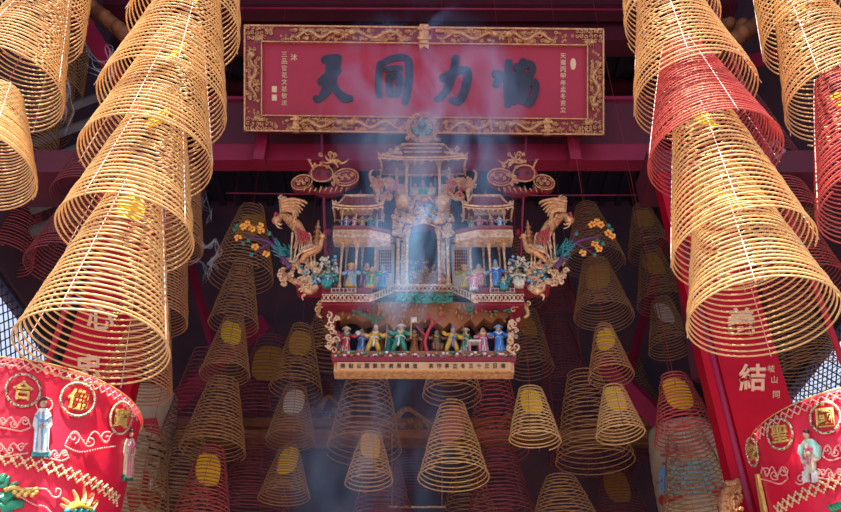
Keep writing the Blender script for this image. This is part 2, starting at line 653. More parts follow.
def dragon(x0, x1, yc, amp, vert=False):
    """sinuous gilt dragon with claws, fins and cloud curls along the frame"""
    def T(x, y):
        return (y, x) if vert else (x, y)
    L = x1 - x0
    n = 14
    pts = []
    for i in range(n + 1):
        t = i / n
        pts.append(T(x0 + L * t, yc + amp * math.sin(t * math.pi * 3.6 + 0.6) * (1 - .2 * t)))
    dr.line(fq, pts, [0.008, 0.022, 0.036, 0.034, 0.026, 0.030], 0.05, 7, 3)
    # head
    hx, hy = x1, yc + amp * math.sin(3.6 * math.pi + .6) * .8
    sg = 1 if L > 0 else -1
    dr.ball(fq(*T(hx, hy), 0.06), (.05, .035, .035), 8, 6)
    dr.line(fq, [T(hx, hy), T(hx + sg * 4, hy - 2), T(hx + sg * 6, hy + .5)], (.028, .012), .065, 6)
    dr.line(fq, [T(hx, hy - 1), T(hx - sg * 4, hy - 4), T(hx - sg * 8, hy - 4)], (.012, .004), .06, 5)
    # back fins and legs
    for i in range(1, n * 2):
        t = i / (n * 2)
        x = x0 + L * t
        y = yc + amp * math.sin(t * math.pi * 3.6 + 0.6) * (1 - .2 * t)
        dr.line(fq, [T(x, y), T(x - sg * 1.5, y - 3.4)], (.014, .003), .05, 4)
    for t in (.28, .5, .78):
        x = x0 + L * t
        y = yc + amp * math.sin(t * math.pi * 3.6 + 0.6)
        q = 1 if y < yc else -1
        dr.line(fq, [T(x, y), T(x + sg * 3, y + q * 3), T(x + sg * 6, y + q * 2)], (.02, .012), .05, 5)
        for c in (-1.5, 0, 1.5):
            dr.line(fq, [T(x + sg * 6, y + q * 2), T(x + sg * 8.5, y + q * 2 + c)], (.009, .003), .055, 4)
    # clouds
    for i in range(int(abs(L) / 1.9)):
        x = x0 + L * (i + .5) / int(abs(L) / 1.9)
        y = yc + rn.choice((-1, 1)) * rn.uniform(3.0, 5.2)
        dr.line(fq, scrollpts(*T(x, y), rn.uniform(1.3, 2.6), 1.1, rn.uniform(0, 6), rn.choice((-1, 1)), 7), (.010, .019), .042, 4, 2)


dragon(292, 338, 36.5, 3.6)
dragon(412, 352, 36.5, 3.8)
dragon(556, 508, 36.5, 3.8)
dragon(436, 494, 36.5, 3.6)
dragon(288, 340, 126, 3.6)
dragon(404, 352, 126, 3.6)
dragon(560, 510, 126, 3.6)
dragon(444, 496, 126, 3.6)
dragon(104, 58, 254, 3.4, True)
dragon(60, 104, 595, 3.4, True)
for px in (345, 501):
    for py in (36.5, 126):
        for k in range(6):
            a = k * math.pi / 3
            dr.line(fq, [(px, py), (px + 4.5 * math.cos(a), py + 4.5 * math.sin(a))], (.018, .03), .05, 6)
for (cx, cy, sx, sy) in ((254, 36, 1, 1), (594, 36, -1, 1), (254, 126, 1, -1), (594, 126, -1, -1)):
    for i in range(6):
        for j in range(3):
            x, y = cx + sx * (-5 + i * 4.6), cy + sy * (-5 + j * 4.8)
            if i < 4 or j < 2:
                dr.line(fq, scrollpts(x, y, 2.1, 1.0, rn.uniform(0, 6), rn.choice((-1, 1)), 8), (.010, .015), .05, 5, 2)
    for k in range(7):
        a = k / 6 * math.pi / 2 * 1.1
        dr.line(fq, [(cx + sx * 3, cy + sy * 3), (cx + sx * (3 + 10 * math.cos(a)), cy + sy * (3 + 10 * math.sin(a)) if a < .8 else cy + sy * (3 + 7 * math.sin(a)))], (.022, .008), .05, 5)
for (xa, xb, ya, yb, n_) in ((266, 584, 31, 42, 120), (266, 584, 121, 132, 120), (248, 259, 50, 116, 34), (590, 600, 50, 116, 34)):
    for i in range(n_):
        dr.line(fq, scrollpts(rn.uniform(xa, xb), rn.uniform(ya, yb), rn.uniform(.9, 2.0), 1.0, rn.uniform(0, 6), rn.choice((-1, 1)), 6), (.006, .016), .037, 4, 2)
dr.build('gilt_dragon_carving', M_gold, root)
LR[0] = 1.0
# clasps
for (x, y, w, h) in ((424, 36, 9, 19), (297, 126.5, 6, 17), (546, 126.5, 6, 17)):
    cl = MB(False)
    cl.patch(fq, [(x - w / 2, y - h / 2), (x + w / 2, y - h / 2), (x + w / 2, y + h / 2), (x - w / 2, y + h / 2)], 0, .09)
    for k in (-1, 1):
        cl.patch(fq, [(x - w / 2 - 2, y + k * h * .25 - 1), (x + w / 2 + 2, y + k * h * .25 - 1), (x + w / 2 + 2, y + k * h * .25 + 1), (x - w / 2 - 2, y + k * h * .25 + 1)], .0, .11)
    if y < 50:
        cl.patch(fq, [(419, 46), (429, 46), (428, 51), (424, 48), (420, 51)], 0, .08)
    cl.build('gilt_clasp', M_gold, root)

# brush characters, traced as tapering strokes
ink = MB(False)


def flush():
    global ink
    ink.build('brush_character', M_ink, root)
    ink = MB(False)



def stroke(pts, w):
    P = spline(pts, 6)
    N = len(P)
    L, Rr = [], []
    for i, (x, y) in enumerate(P):
        x2, y2 = P[min(i + 1, N - 1)]
        x1, y1 = P[max(i - 1, 0)]
        dx, dy = x2 - x1, y2 - y1
        l = math.hypot(dx, dy) or 1
        ww = interp(w, i / (N - 1)) / 2
        L.append((x - dy / l * ww, y + dx / l * ww))
        Rr.append((x + dy / l * ww, y - dx / l * ww))
    d = 0.012 + 0.0012 * stroke.k
    stroke.k += 1
    vs = [fq(x, y, d) for x, y in L] + [fq(x, y, d) for x, y in Rr] + [fq(x, y, 0) for x, y in L] + [fq(x, y, 0) for x, y in Rr]
    fs = []
    for i in range(N - 1):
        fs += [(i, i + 1, N + i + 1, N + i), (2 * N + i, 2 * N + i + 1, i + 1, i), (N + i, N + i + 1, 3 * N + i + 1, 3 * N + i)]
    ink.add(vs, fs)
    for (x, y), ww in ((P[0], w[0]), (P[-1], w[-1])):
        c = [(x + ww / 2 * math.cos(a * math.pi / 8), y + ww / 2 * math.sin(a * math.pi / 8)) for a in range(16)]
        ink.patch(fq, c, 0, d + .0005)


stroke.k = 0


def K1(pts):  # first crop: origin (260,40), scale 6.4
    return [(260 + x / 6.4, 40 + y / 6.4) for x, y in pts]


def K2(pts):
    return [(360 + x / 6.4, 40 + y / 6.4) for x, y in pts]


def K3(pts):
    return [(480 + x / 6.4, 40 + y / 6.4) for x, y in pts]


# tian
stroke(K1([(415, 135), (455, 128), (495, 125)]), [8, 9, 9])
stroke(K1([(500, 130), (490, 165), (455, 200)]), [7, 8, 7])
stroke(K1([(395, 275), (430, 245), (480, 220), (505, 205)]), [9, 9, 8, 6])
stroke(K1([(450, 160), (455, 250), (420, 340), (385, 385), (360, 385)]), [9, 13, 10, 6, 7])
stroke(K1([(455, 255), (490, 330), (545, 380), (575, 380)]), [9, 8, 9, 7])
flush()
# tong
stroke(K2([(130, 160), (118, 260), (122, 355)]), [7, 7, 7.5])
stroke(K2([(135, 160), (200, 125), (275, 115), (312, 150), (310, 280), (290, 400)]), [6, 6.5, 7, 8, 8, 7])
stroke(K2([(170, 195), (215, 185), (262, 185)]), [6, 6, 5])
stroke(K2([(185, 240), (190, 340)]), [7, 7.5])
stroke(K2([(190, 240), (245, 235), (250, 300), (240, 345), (195, 350)]), [7, 8, 7, 7, 7])
flush()
# li
stroke(K2([(612, 120), (600, 200), (560, 310), (520, 365), (492, 380)]), [8, 9, 8, 7, 6])
stroke(K2([(530, 245), (590, 215), (660, 190), (690, 215), (670, 320), (630, 390), (585, 385)]), [8, 8, 7, 8.5, 9, 9, 6])
flush()
# xie
stroke(K3([(95, 215), (130, 225), (105, 280)]), [7, 8, 8])
stroke(K3([(180, 140), (178, 270), (178, 410)]), [7, 9, 7])
stroke(K3([(110, 225), (190, 235), (260, 225)]), [6, 8, 7])
stroke(K3([(275, 140), (250, 230), (205, 330)]), [9, 10, 9])
stroke(K3([(235, 170), (310, 150), (335, 180), (315, 230)]), [8, 8, 7, 7])
stroke(K3([(220, 260), (200, 330), (180, 400)]), [9, 10, 7])
stroke(K3([(205, 280), (260, 270), (255, 340), (225, 390)]), [9, 10, 9, 7])
stroke(K3([(290, 250), (285, 320), (265, 385)]), [9, 9, 7])
stroke(K3([(280, 275), (345, 270), (350, 330), (320, 395), (295, 400)]), [8, 8, 7, 8, 6])
flush()
sm = MB(False)
for i, ch in enumerate('三品官花文基敬送'):
    sm.glyph(fq, ch, 284.5, 56 + i * 6.9, 5.6, 0, .012, 0.0)
sm.build('gold_lettering', M_letter, root)
sm = MB(False).glyph(fq, '沐', 294, 59, 6.6, 0, .012, 0.01)
sm.build('gold_lettering', M_letter, root)
sm = MB(False)
for i, ch in enumerate('天運丙甲年孟冬吉立'):
    sm.glyph(fq, ch, 563, 54.5 + i * 6.7, 5.6, 0, .012, 0.01)
sm.build('gold_lettering', M_letter, root)
for (x0, y0, x1, y1) in ((272, 88, 277, 94), (272, 96.5, 277, 102.5)):
    MB(False).patch(fq, [(x0, y0), (x1, y0), (x1, y1), (x0, y1)], 0, .01).build('seal', M_letter, root)
se = MB(False)
se.patch(fq, [(571, 58), (573, 56.5), (575, 58), (576, 62), (575, 67), (573, 68.5), (571, 67), (570, 62)], 0, .01)
se.build('seal', M_letter, root)
# ------------------------------------------------------------------ incense coils
def spiral(mb, c, R, r0, H, turns, rad, seg, sides, rnd):
    c = Vector(c)
    N = int(turns * seg)
    ph = rnd.uniform(0, 6.28)
    tx, ty = rnd.uniform(-.03, .03), rnd.uniform(-.03, .03)
    wob = [rnd.uniform(-1, 1) for _ in range(int(turns) + 3)]
    pts = []
    for i in range(N + 1):
        t = i / N
        q = t * turns
        k = int(q)
        w = wob[k] + (wob[k + 1] - wob[k]) * (q - k)
        rr = r0 + (R - r0) * (t ** 0.93)
        a = ph + q * 2 * math.pi
        z = H * (1 - t) + w * H / turns * .16
        x, y = rr * math.cos(a) * (1 + .012 * w), rr * math.sin(a)
        z += (tx * x + ty * y) * (0.3 + t)
        pts.append((c.x + x, c.y + y, c.z + z))
    vs, fs = [], []
    # fast tube: frame from radial direction and up
    cs = [(math.cos(2 * math.pi * k / sides), math.sin(2 * math.pi * k / sides)) for k in range(sides)]
    for (x, y, z) in pts:
        dx, dy = x - c.x, y - c.y
        l = math.hypot(dx, dy) or 1
        dx /= l
        dy /= l
        for (a, b) in cs:
            vs.append((x + dx * rad * a, y + dy * rad * a, z + rad * b))
    for i in range(N):
        for k in range(sides):
            k2 = (k + 1) % sides
            fs.append((i * sides + k, (i + 1) * sides + k, (i + 1) * sides + k2, i * sides + k2))
    mb.add(vs, fs)


CN = {'gold': 'gold', 'tan': 'shaded gold', 'red': 'pinkish red', 'maroon': 'dark maroon'}
ORD = ['lowest', 'second up', 'third up', 'fourth up', 'topmost']


def chain(ref, D, coils, where, group, turns=16, front=False, seed=1, top_cord=True, rad=None):
    """one vertical stack of incense coils hanging inside each other; coils are listed from the lowest up"""
    px, py, w = ref
    depth = F * D / w
    Y = depth * ray(px, py).y
    X = at(px, py, Y).x
    rnd = random.Random(seed)
    zs = []
    for k, (ry, rw, ay, colr, tg) in enumerate(coils):
        z0, z1 = zof(ry, Y), zof(ay, Y)
        R = rw * pxm(ry, Y) / 2
        r0 = R * (rnd.uniform(.26, .32) if front else rnd.uniform(.32, .44))
        H = z1 - z0
        lab = '%s coil%s, %s in stack %s' % (CN[colr], (' with %s tag' % tg) if tg and not front else '', ORD[k], where)
        root = thing('incense_coil', lab, 'incense coil', (X, Y, z0), group)
        mb = MB()
        n = turns if not isinstance(turns, (list, tuple)) else turns[k]
        rr = rad or (.0054 if front else .0064)
        if not front:
            n = int(n * 1.3)
        spiral(mb, (X, Y, z0), R, r0, H, n, rr, 56 if front else 36, 5 if front else 4, rnd)
        mb.build('spiral', COILM[colr], root)
        a0 = rnd.uniform(0, 1.5)
        for j in range(4):
            a = a0 + j * math.pi / 2
            pts = []
            for i in range(13):
                t = i / 12
                q = r0 + (R - r0) * (t ** 0.93) + rr
                pts.append((X + q * math.cos(a), Y + q * math.sin(a), z0 + H * (1 - t)))
            pts.insert(0, (X, Y, z0 + H * 1.04))
            s = MB()
            s.tube(pts, .0024 if front else .0018, 4)
            s.build('thread', M_thread if front else M_thread2, root)
        hc = MB()
        top = z0 + H * 1.04
        if k < len(coils) - 1:
            nz0, nz1 = zof(coils[k + 1][0], Y), zof(coils[k + 1][2], Y)
            up = max(top + .16, nz0 + .62 * (nz1 - nz0))
        else:
            up = 11.9
        hc.tube([(X, Y, z0 + H * .55), (X, Y, up)], .0025, 4)
        hc.ball((X, Y, top), .014, 8, 6)
        hc.build('hanging_cord', M_cord, root)
        if tg:
            tz = z0 + H * (.78 if front else .72)
            tw, th = (R * .20, R * .27) if front else (R * .43, R * .62)
            yaw = rnd.uniform(-.6, .6)
            t = MB(False)
            poly = []
            for i in range(16):
                a = i / 16 * 2 * math.pi
                sx = math.copysign(abs(math.cos(a)) ** .7, math.cos(a))
                sz = math.copysign(abs(math.sin(a)) ** .7, math.sin(a))
                poly.append((sx * tw, sz * th))
            vs = []
            for dy in (-.003, .003):
                for (a, b) in poly:
                    yy = dy + .06 * a * a / max(tw, .01) + b * .25
                    vs.append((X + a * math.cos(yaw) - yy * math.sin(yaw), Y - .02 + a * math.sin(yaw) + yy * math.cos(yaw), tz + b))
            fs = [tuple(range(15, -1, -1)), tuple(range(16, 32))] + [(i, (i + 1) % 16, 16 + (i + 1) % 16, 16 + i) for i in range(16)]
            t.add(vs, fs)
            t.build('paper_tag', TAGM[tg], root)


G1 = 'gold coils in the front left stacks'
G2 = 'coils in the front right stacks'
G3 = 'coils hanging deep in the hall'
chain((92, 352, 150), .74, [(352, 150, 176, 'gold', 'yellow'), (238, 134, 92, 'gold', 'yellow'), (163, 131, 28, 'gold', 'yellow'), (108, 128, -30, 'gold', 'yellow'), (32, 112, -110, 'gold', None)],
      'before the left red pillar', G1, 33, True, 1)
chain((764, 322, 148), .74, [(322, 148, 172, 'gold', 'yellow'), (254, 139, 88, 'gold', 'yellow'), (160, 131, 50, 'red', None), (100, 122, -34, 'gold', 'yellow'), (24, 94, -120, 'gold', 'yellow')],
      'before the right red pillar', G2, 33, True, 2)
chain((846, 106, 124), .76, [(204, 140, 78, 'red', 'yellow'), (106, 114, -14, 'gold', 'yellow'), (42, 100, -90, 'gold', None)],
      'cut by the right edge', G2, 33, True, 3)
chain((4, 92, 122), .76, [(170, 130, 92, 'gold', 'yellow'), (92, 113, -20, 'gold', None), (30, 96, -96, 'gold', None)],
      'cut by the left edge', G1, 33, True, 4)

# behind the front stacks
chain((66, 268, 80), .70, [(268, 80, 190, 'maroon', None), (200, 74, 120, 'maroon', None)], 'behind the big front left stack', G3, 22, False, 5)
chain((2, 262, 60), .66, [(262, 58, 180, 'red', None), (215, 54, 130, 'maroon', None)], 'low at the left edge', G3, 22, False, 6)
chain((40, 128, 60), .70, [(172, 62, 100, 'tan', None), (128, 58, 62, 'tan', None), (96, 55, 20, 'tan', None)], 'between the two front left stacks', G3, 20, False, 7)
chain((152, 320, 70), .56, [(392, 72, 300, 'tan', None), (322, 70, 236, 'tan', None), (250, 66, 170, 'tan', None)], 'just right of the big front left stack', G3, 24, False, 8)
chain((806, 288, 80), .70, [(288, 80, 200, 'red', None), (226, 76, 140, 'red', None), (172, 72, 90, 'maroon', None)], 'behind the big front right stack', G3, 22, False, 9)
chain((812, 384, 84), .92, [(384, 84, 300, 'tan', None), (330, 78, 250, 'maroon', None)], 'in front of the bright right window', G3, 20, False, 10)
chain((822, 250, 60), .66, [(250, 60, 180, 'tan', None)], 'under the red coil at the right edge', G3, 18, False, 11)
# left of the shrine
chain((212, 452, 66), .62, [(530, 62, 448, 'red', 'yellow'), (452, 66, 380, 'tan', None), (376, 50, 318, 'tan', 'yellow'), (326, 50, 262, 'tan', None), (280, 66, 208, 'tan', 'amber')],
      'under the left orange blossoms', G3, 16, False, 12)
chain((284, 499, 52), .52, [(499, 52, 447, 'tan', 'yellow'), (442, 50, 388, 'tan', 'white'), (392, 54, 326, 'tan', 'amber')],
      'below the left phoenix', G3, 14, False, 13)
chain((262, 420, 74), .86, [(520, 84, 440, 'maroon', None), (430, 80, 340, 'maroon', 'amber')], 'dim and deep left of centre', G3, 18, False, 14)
chain((178, 502, 60), .62, [(506, 60, 430, 'tan', None), (440, 60, 350, 'maroon', None)], 'behind the shaded gold stack at lower left', G3, 16, False, 15)
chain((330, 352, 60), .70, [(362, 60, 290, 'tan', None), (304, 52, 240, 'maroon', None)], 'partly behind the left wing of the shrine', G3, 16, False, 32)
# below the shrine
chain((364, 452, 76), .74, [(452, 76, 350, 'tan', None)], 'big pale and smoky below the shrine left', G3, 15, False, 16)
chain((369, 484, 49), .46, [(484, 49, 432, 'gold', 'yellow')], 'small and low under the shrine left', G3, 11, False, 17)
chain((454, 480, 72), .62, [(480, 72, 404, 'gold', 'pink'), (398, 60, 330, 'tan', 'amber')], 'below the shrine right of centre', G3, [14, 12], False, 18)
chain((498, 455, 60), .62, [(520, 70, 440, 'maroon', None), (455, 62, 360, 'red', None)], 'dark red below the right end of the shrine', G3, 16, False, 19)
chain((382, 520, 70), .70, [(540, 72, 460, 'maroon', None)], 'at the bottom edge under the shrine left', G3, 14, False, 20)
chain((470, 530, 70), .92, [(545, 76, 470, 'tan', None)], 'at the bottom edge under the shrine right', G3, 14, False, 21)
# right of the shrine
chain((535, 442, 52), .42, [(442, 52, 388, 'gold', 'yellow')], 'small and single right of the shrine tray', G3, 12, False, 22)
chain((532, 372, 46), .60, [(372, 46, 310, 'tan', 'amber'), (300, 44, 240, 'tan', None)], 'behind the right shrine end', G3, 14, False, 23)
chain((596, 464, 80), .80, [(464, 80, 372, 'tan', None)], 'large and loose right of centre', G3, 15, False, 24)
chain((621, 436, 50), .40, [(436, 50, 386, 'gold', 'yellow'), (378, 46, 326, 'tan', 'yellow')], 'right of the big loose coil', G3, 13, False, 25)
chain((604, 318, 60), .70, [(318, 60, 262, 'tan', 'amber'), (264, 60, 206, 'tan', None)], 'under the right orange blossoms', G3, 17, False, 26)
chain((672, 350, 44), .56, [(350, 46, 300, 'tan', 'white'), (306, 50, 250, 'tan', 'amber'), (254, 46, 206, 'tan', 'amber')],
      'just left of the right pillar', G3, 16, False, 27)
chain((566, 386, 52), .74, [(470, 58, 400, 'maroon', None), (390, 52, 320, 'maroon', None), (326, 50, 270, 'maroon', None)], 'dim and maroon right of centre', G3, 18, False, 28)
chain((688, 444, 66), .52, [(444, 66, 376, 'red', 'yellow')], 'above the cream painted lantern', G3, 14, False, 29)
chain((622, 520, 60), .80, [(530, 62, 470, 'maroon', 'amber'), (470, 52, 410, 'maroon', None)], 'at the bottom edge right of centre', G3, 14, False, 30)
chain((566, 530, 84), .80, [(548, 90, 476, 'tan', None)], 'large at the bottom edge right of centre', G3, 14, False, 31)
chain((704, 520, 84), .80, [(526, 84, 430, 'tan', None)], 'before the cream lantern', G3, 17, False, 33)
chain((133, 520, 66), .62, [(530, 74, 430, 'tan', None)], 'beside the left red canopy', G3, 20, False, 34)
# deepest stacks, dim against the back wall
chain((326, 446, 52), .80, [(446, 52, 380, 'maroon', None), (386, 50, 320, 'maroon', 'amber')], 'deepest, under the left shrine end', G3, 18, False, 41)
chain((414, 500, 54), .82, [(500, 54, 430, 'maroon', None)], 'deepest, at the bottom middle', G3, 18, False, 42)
chain((238, 470, 52), .78, [(470, 52, 404, 'maroon', None), (412, 50, 350, 'maroon', None)], 'deepest, between the shaded stacks at left', G3, 18, False, 43)
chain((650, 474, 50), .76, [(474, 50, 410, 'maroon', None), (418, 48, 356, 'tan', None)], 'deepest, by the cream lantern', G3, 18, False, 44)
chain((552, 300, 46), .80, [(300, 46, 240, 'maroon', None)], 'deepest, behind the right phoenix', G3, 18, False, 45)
# ------------------------------------------------------------------ the shrine
CX = 423.0


def mir(px, s):
    """s=-1: as given (left half); s=+1: mirrored to the right half"""
    return px if s < 0 else 2 * CX - px


SY = 4.95
LR[0] = 0.72
base = at(CX, 372, SY)
shr = thing('shrine', 'large carved gilt pavilion shrine hanging under the framed plaque', 'shrine', base)


def roof(parent, cxp, ye, half, dep, h, ridge, Y, up=.05, ribs=9, ycen=None):
    """curved hip roof; the front eave runs at photo height ye, half its half-width in photo px, Y the eave's distance"""
    m = pxm(ye, Y)
    a, b = half * m, dep / 2
    c = Vector((at(cxp, ye, Y).x, Y + b, zof(ye, Y)))
    n, ns = 40, 8

    def pt(k, s, off=0.0):
        t = k / n * 4
        i = int(t) % 4
        f = t - int(t)
        cs_ = [(-1, -1), (1, -1), (1, 1), (-1, 1)]
        p, q = cs_[i], cs_[(i + 1) % 4]
        x, y = p[0] + (q[0] - p[0]) * f, p[1] + (q[1] - p[1]) * f
        corner = abs(x * y) ** 3
        rx = ridge * m * x
        X = rx + (a * x - rx) * s
        Yv = b * y * s
        z = h * max(1 - s, 0) ** 1.7 + up * corner * s ** 3
        return c + Vector((X * (1 + .05 * corner * s), Yv * (1 + .05 * corner * s), z - off))
    mb = MB()
    vs, fs = [], []
    for off in (0, .018):
        for j in range(ns + 1):
            for k in range(n):
                vs.append(pt(k, j / ns, off))
    o = (ns + 1) * n
    for j in range(ns):
        for k in range(n):
            k2 = (k + 1) % n
            fs.append((j * n + k, j * n + k2, (j + 1) * n + k2, (j + 1) * n + k))
            fs.append((o + j * n + k2, o + j * n + k, o + (j + 1) * n + k, o + (j + 1) * n + k2))
    for k in range(n):
        k2 = (k + 1) % n
        fs.append((ns * n + k2, ns * n + k, o + ns * n + k, o + ns * n + k2))
    fs.append(tuple(range(n)))
    mb.add(vs, fs)
    for k in range(0, n):
        mb.tube([pt(k, j / 5) + Vector((0, 0, .004)) for j in range(6)], .006, 4)
    r = mb.build('roof', M_roofred, parent)
    g = MB()
    g.tube([pt(k, 1.0, .005) for k in range(n)], .010, 5, True)
    g.tube([pt(k, .97, .03) for k in range(n)], .008, 5, True)
    g.tube([pt(0, 0) + Vector((0, 0, .01)), pt(10, 0) + Vector((0, 0, .01))], .014, 6)
    for k in (0, 10, 20, 30):
        g.tube([pt(k, j / 5) + Vector((0, 0, .01)) for j in range(6)] + [pt(k, 1.06) + Vector((0, 0, .03))], [.010] * 6 + [.004], 5)
        g.ball(pt(k, .8) + Vector((0, 0, .025)), (.014, .014, .022), 6, 5)
    for k in range(0, n):
        g.ball(pt(k, .98, .045), (.008, .008, .012), 5, 4)
    g.build('gilt_eave', M_gold2, r)
    return c


def column(parent, px, yt, yb, rpx, Y, m=None):
    zt, zb = zof(yt, Y), zof(yb, Y)
    ym = (yt + yb) / 2
    r = rpx * pxm(ym, Y)
    H = zt - zb
    x = at(px, ym, Y).x
    pr = [(1.7, 0), (1.7, .03), (1.2, .06), (1.5, .09), (1.0, .13), (.95, .4), (1.15, .42), (.95, .44), (.95, .70), (1.2, .72), (1.1, .76), (1.5, .84), (2.4, .93), (2.6, 1.0)]
    mb = MB().lathe((x, Y, zb), [(a * r, b * H) for a, b in pr], 10)
    mb.build('column', m or M_gold2, parent)


def curls(mb, fn, x0, y0, x1, y1, n, rmin, rmax, r=(.004, .010), d=.01, seed=0):
    rnd = random.Random(seed)
    for i in range(n):
        mb.line(fn, scrollpts(rnd.uniform(x0, x1), rnd.uniform(y0, y1), rnd.uniform(rmin, rmax), 1.15, rnd.uniform(0, 6.3), rnd.choice((-1, 1)), 8), r, d + rnd.uniform(0, .01), 5, 2)


def lattice(parent, x0, x1, yt, yb, Y, dep=.05):
    mb = MB(False)
    mb.boxpx(x0, yt, x1, yb, Y, dep)
    p = mb.build('balustrade', M_carvered, parent)
    g = MB(False)
    fn = vplane(Y - .008)
    for y in (yt + .4, yb - .4):
        g.line(fn, [(x0, y), (x1, y)], .007, 0, 4)
    n = max(2, int(abs(x1 - x0) / 4))
    for i in range(n):
        a = x0 + (x1 - x0) * i / n
        b = x0 + (x1 - x0) * (i + 1) / n
        g.line(fn, [(a, yt + .5), (b, yb - .5)], .0055, 0, 4)
        g.line(fn, [(b, yt + .5), (a, yb - .5)], .0055, 0, 4)
        g.ball(fn((a + b) / 2, (yt + yb) / 2, .004), .008, 6, 4)
    g.build('lattice', M_ivory, p)


# tray and text band
mb = MB(False)
mb.boxpx(334, 360, 514, 372, SY - .06, .10)
tray = mb.build('base_tray', M_gold, shr)
tb = MB(False)
tb.boxpx(337, 362, 511, 370, SY - .075, .02)
tb.build('text_band', mat('tan_band', (.62, .36, .17), .5, 0, (.5, .25, .11), 12, .6), tray)
tt = MB(False)
fn = vplane(SY - .077)
for i, ch in enumerate('陳點公園麒於庚辰鎮造'):
    tt.glyph(fn, ch, 343 + i * 8.0, 366, 4.6, 0, .005, 0.0)
for i, ch in enumerate('某作享立冬三十三日傳'):
    tt.glyph(fn, ch, 431 + i * 8.0, 366, 4.6, 0, .005, 0.0)
part_stuff(tt.build('band_lettering', mat('ink_brown', (.10, .04, .03), .6), tray))
mo = MB(False)
mo.boxpx(332, 357, 516, 361, SY - .08, .16)
mo.build('moulding', M_carvered, shr)
# stage floor with a pebbled painted edge
mb = MB(False)
mb.boxpx(332, 351, 516, 358, SY - .05, .24)
mb.build('stage_floor', M_brown, shr)
rnd = random.Random(5)
cols = ['red', 'cream', 'teal', 'orange', 'brown', 'leaf', 'pink', 'white']
for ci, c in enumerate(cols):
    mb = MB()
    fn = vplane(SY - .05)
    for i in range(13):
        x = 333 + (i * 8 + ci + rnd.uniform(-.4, .4)) * 182 / 104
        mb.ball(fn(x, rnd.uniform(352, 357), .0), (.013 + rnd.random() * .006, .02, .011), 6, 5)
    part_stuff(mb.build('rockery', glaze(c), shr))
# stage back wall and sides
mb = MB(False)
mb.boxpx(336, 292, 510, 356, SY + .18, .04)
mb.build('back_panel', M_navy, shr)
for s in (-1, 1):
    mb = MB(False)
    x = mir(334, s)
    mb.boxpx(x - 1.5, 300, x + 1.5, 352, SY, .2)
    mb.build('side_panel', M_carvered, shr)
    mb = MB()
    fn = vplane(SY - .07)
    curls(mb, fn, min(mir(328, s), mir(337, s)), 315, max(mir(328, s), mir(337, s)), 352, 16, 2, 4.2, (.006, .013), .0, 21 + s)
    part_stuff(mb.build('corner_scrollwork', M_gold2, shr))
# scalloped cave-like valance in front of the stage
VX = [(336, 304), (423, 301), (510, 304), (511, 314), (505, 320), (498, 317), (492, 323), (484, 318), (476, 326), (470, 319), (463, 325), (456, 331), (450, 322), (444, 328),
      (436, 322), (430, 318), (423, 322), (414, 320), (408, 327), (400, 322), (394, 331), (388, 322), (381, 326), (375, 330), (371, 320), (362, 322), (355, 317), (348, 316), (340, 320), (335, 314)]
mb = MB(False)
mb.patch(vplane(SY + .02), VX, -.10, 0)
va = mb.build('valance', M_brown, shr)
mb = MB()
fn = vplane(SY)
for i in range(70):
    x = rnd.uniform(340, 508)
    y = rnd.uniform(303, 322)
    mb.tube([fn(x, y - 3, -.02), fn(x + rnd.uniform(-2, 2), y + rnd.uniform(2, 6), .03)], [.012, .004], 5)
part_stuff(mb.build('stalactite', mat('carved_orange', (0.40, 0.12, 0.03), .55, 0, (0.62, 0.26, 0.08), 30, .6), va))
mb = MB()
for (cx_, cy_, w_, n_) in ((424, 300, 28, 170), (362, 314, 8, 14), (376, 322, 8, 12), (498, 312, 14, 26), (470, 312, 5, 8)):
    for i in range(n_):
        mb.ball(fn(cx_ + rnd.uniform(-w_, w_), cy_ + rnd.uniform(-5, 5), .03), (.014, .01, .009), 6, 4)
part_stuff(mb.build('painted_foliage', glaze('leaf'), shr))
mb = MB()
for i in range(9):
    x = 345 + i * 19
    mb.line(vplane(SY + .15), [(x, 352), (x + rnd.uniform(-4, 4), 338), (x + rnd.uniform(-5, 5), 322), (x + rnd.uniform(-6, 6), 308)], (.03, .018), 0, 6)
part_stuff(mb.build('stage_rocks', M_brown, shr))
mb = MB()
mb.line(vplane(SY + .02), [(427, 352), (425, 342), (428, 332), (432, 322), (428, 314)], (.022, .014), 0, 7)
mb.line(vplane(SY + .02), [(430, 328), (438, 320), (446, 316)], (.014, .008), 0, 6)
mb.line(vplane(SY + .02), [(426, 336), (420, 330), (414, 324)], (.012, .007), 0, 6)
mb.build('tree_trunk', glaze('red'), shr)

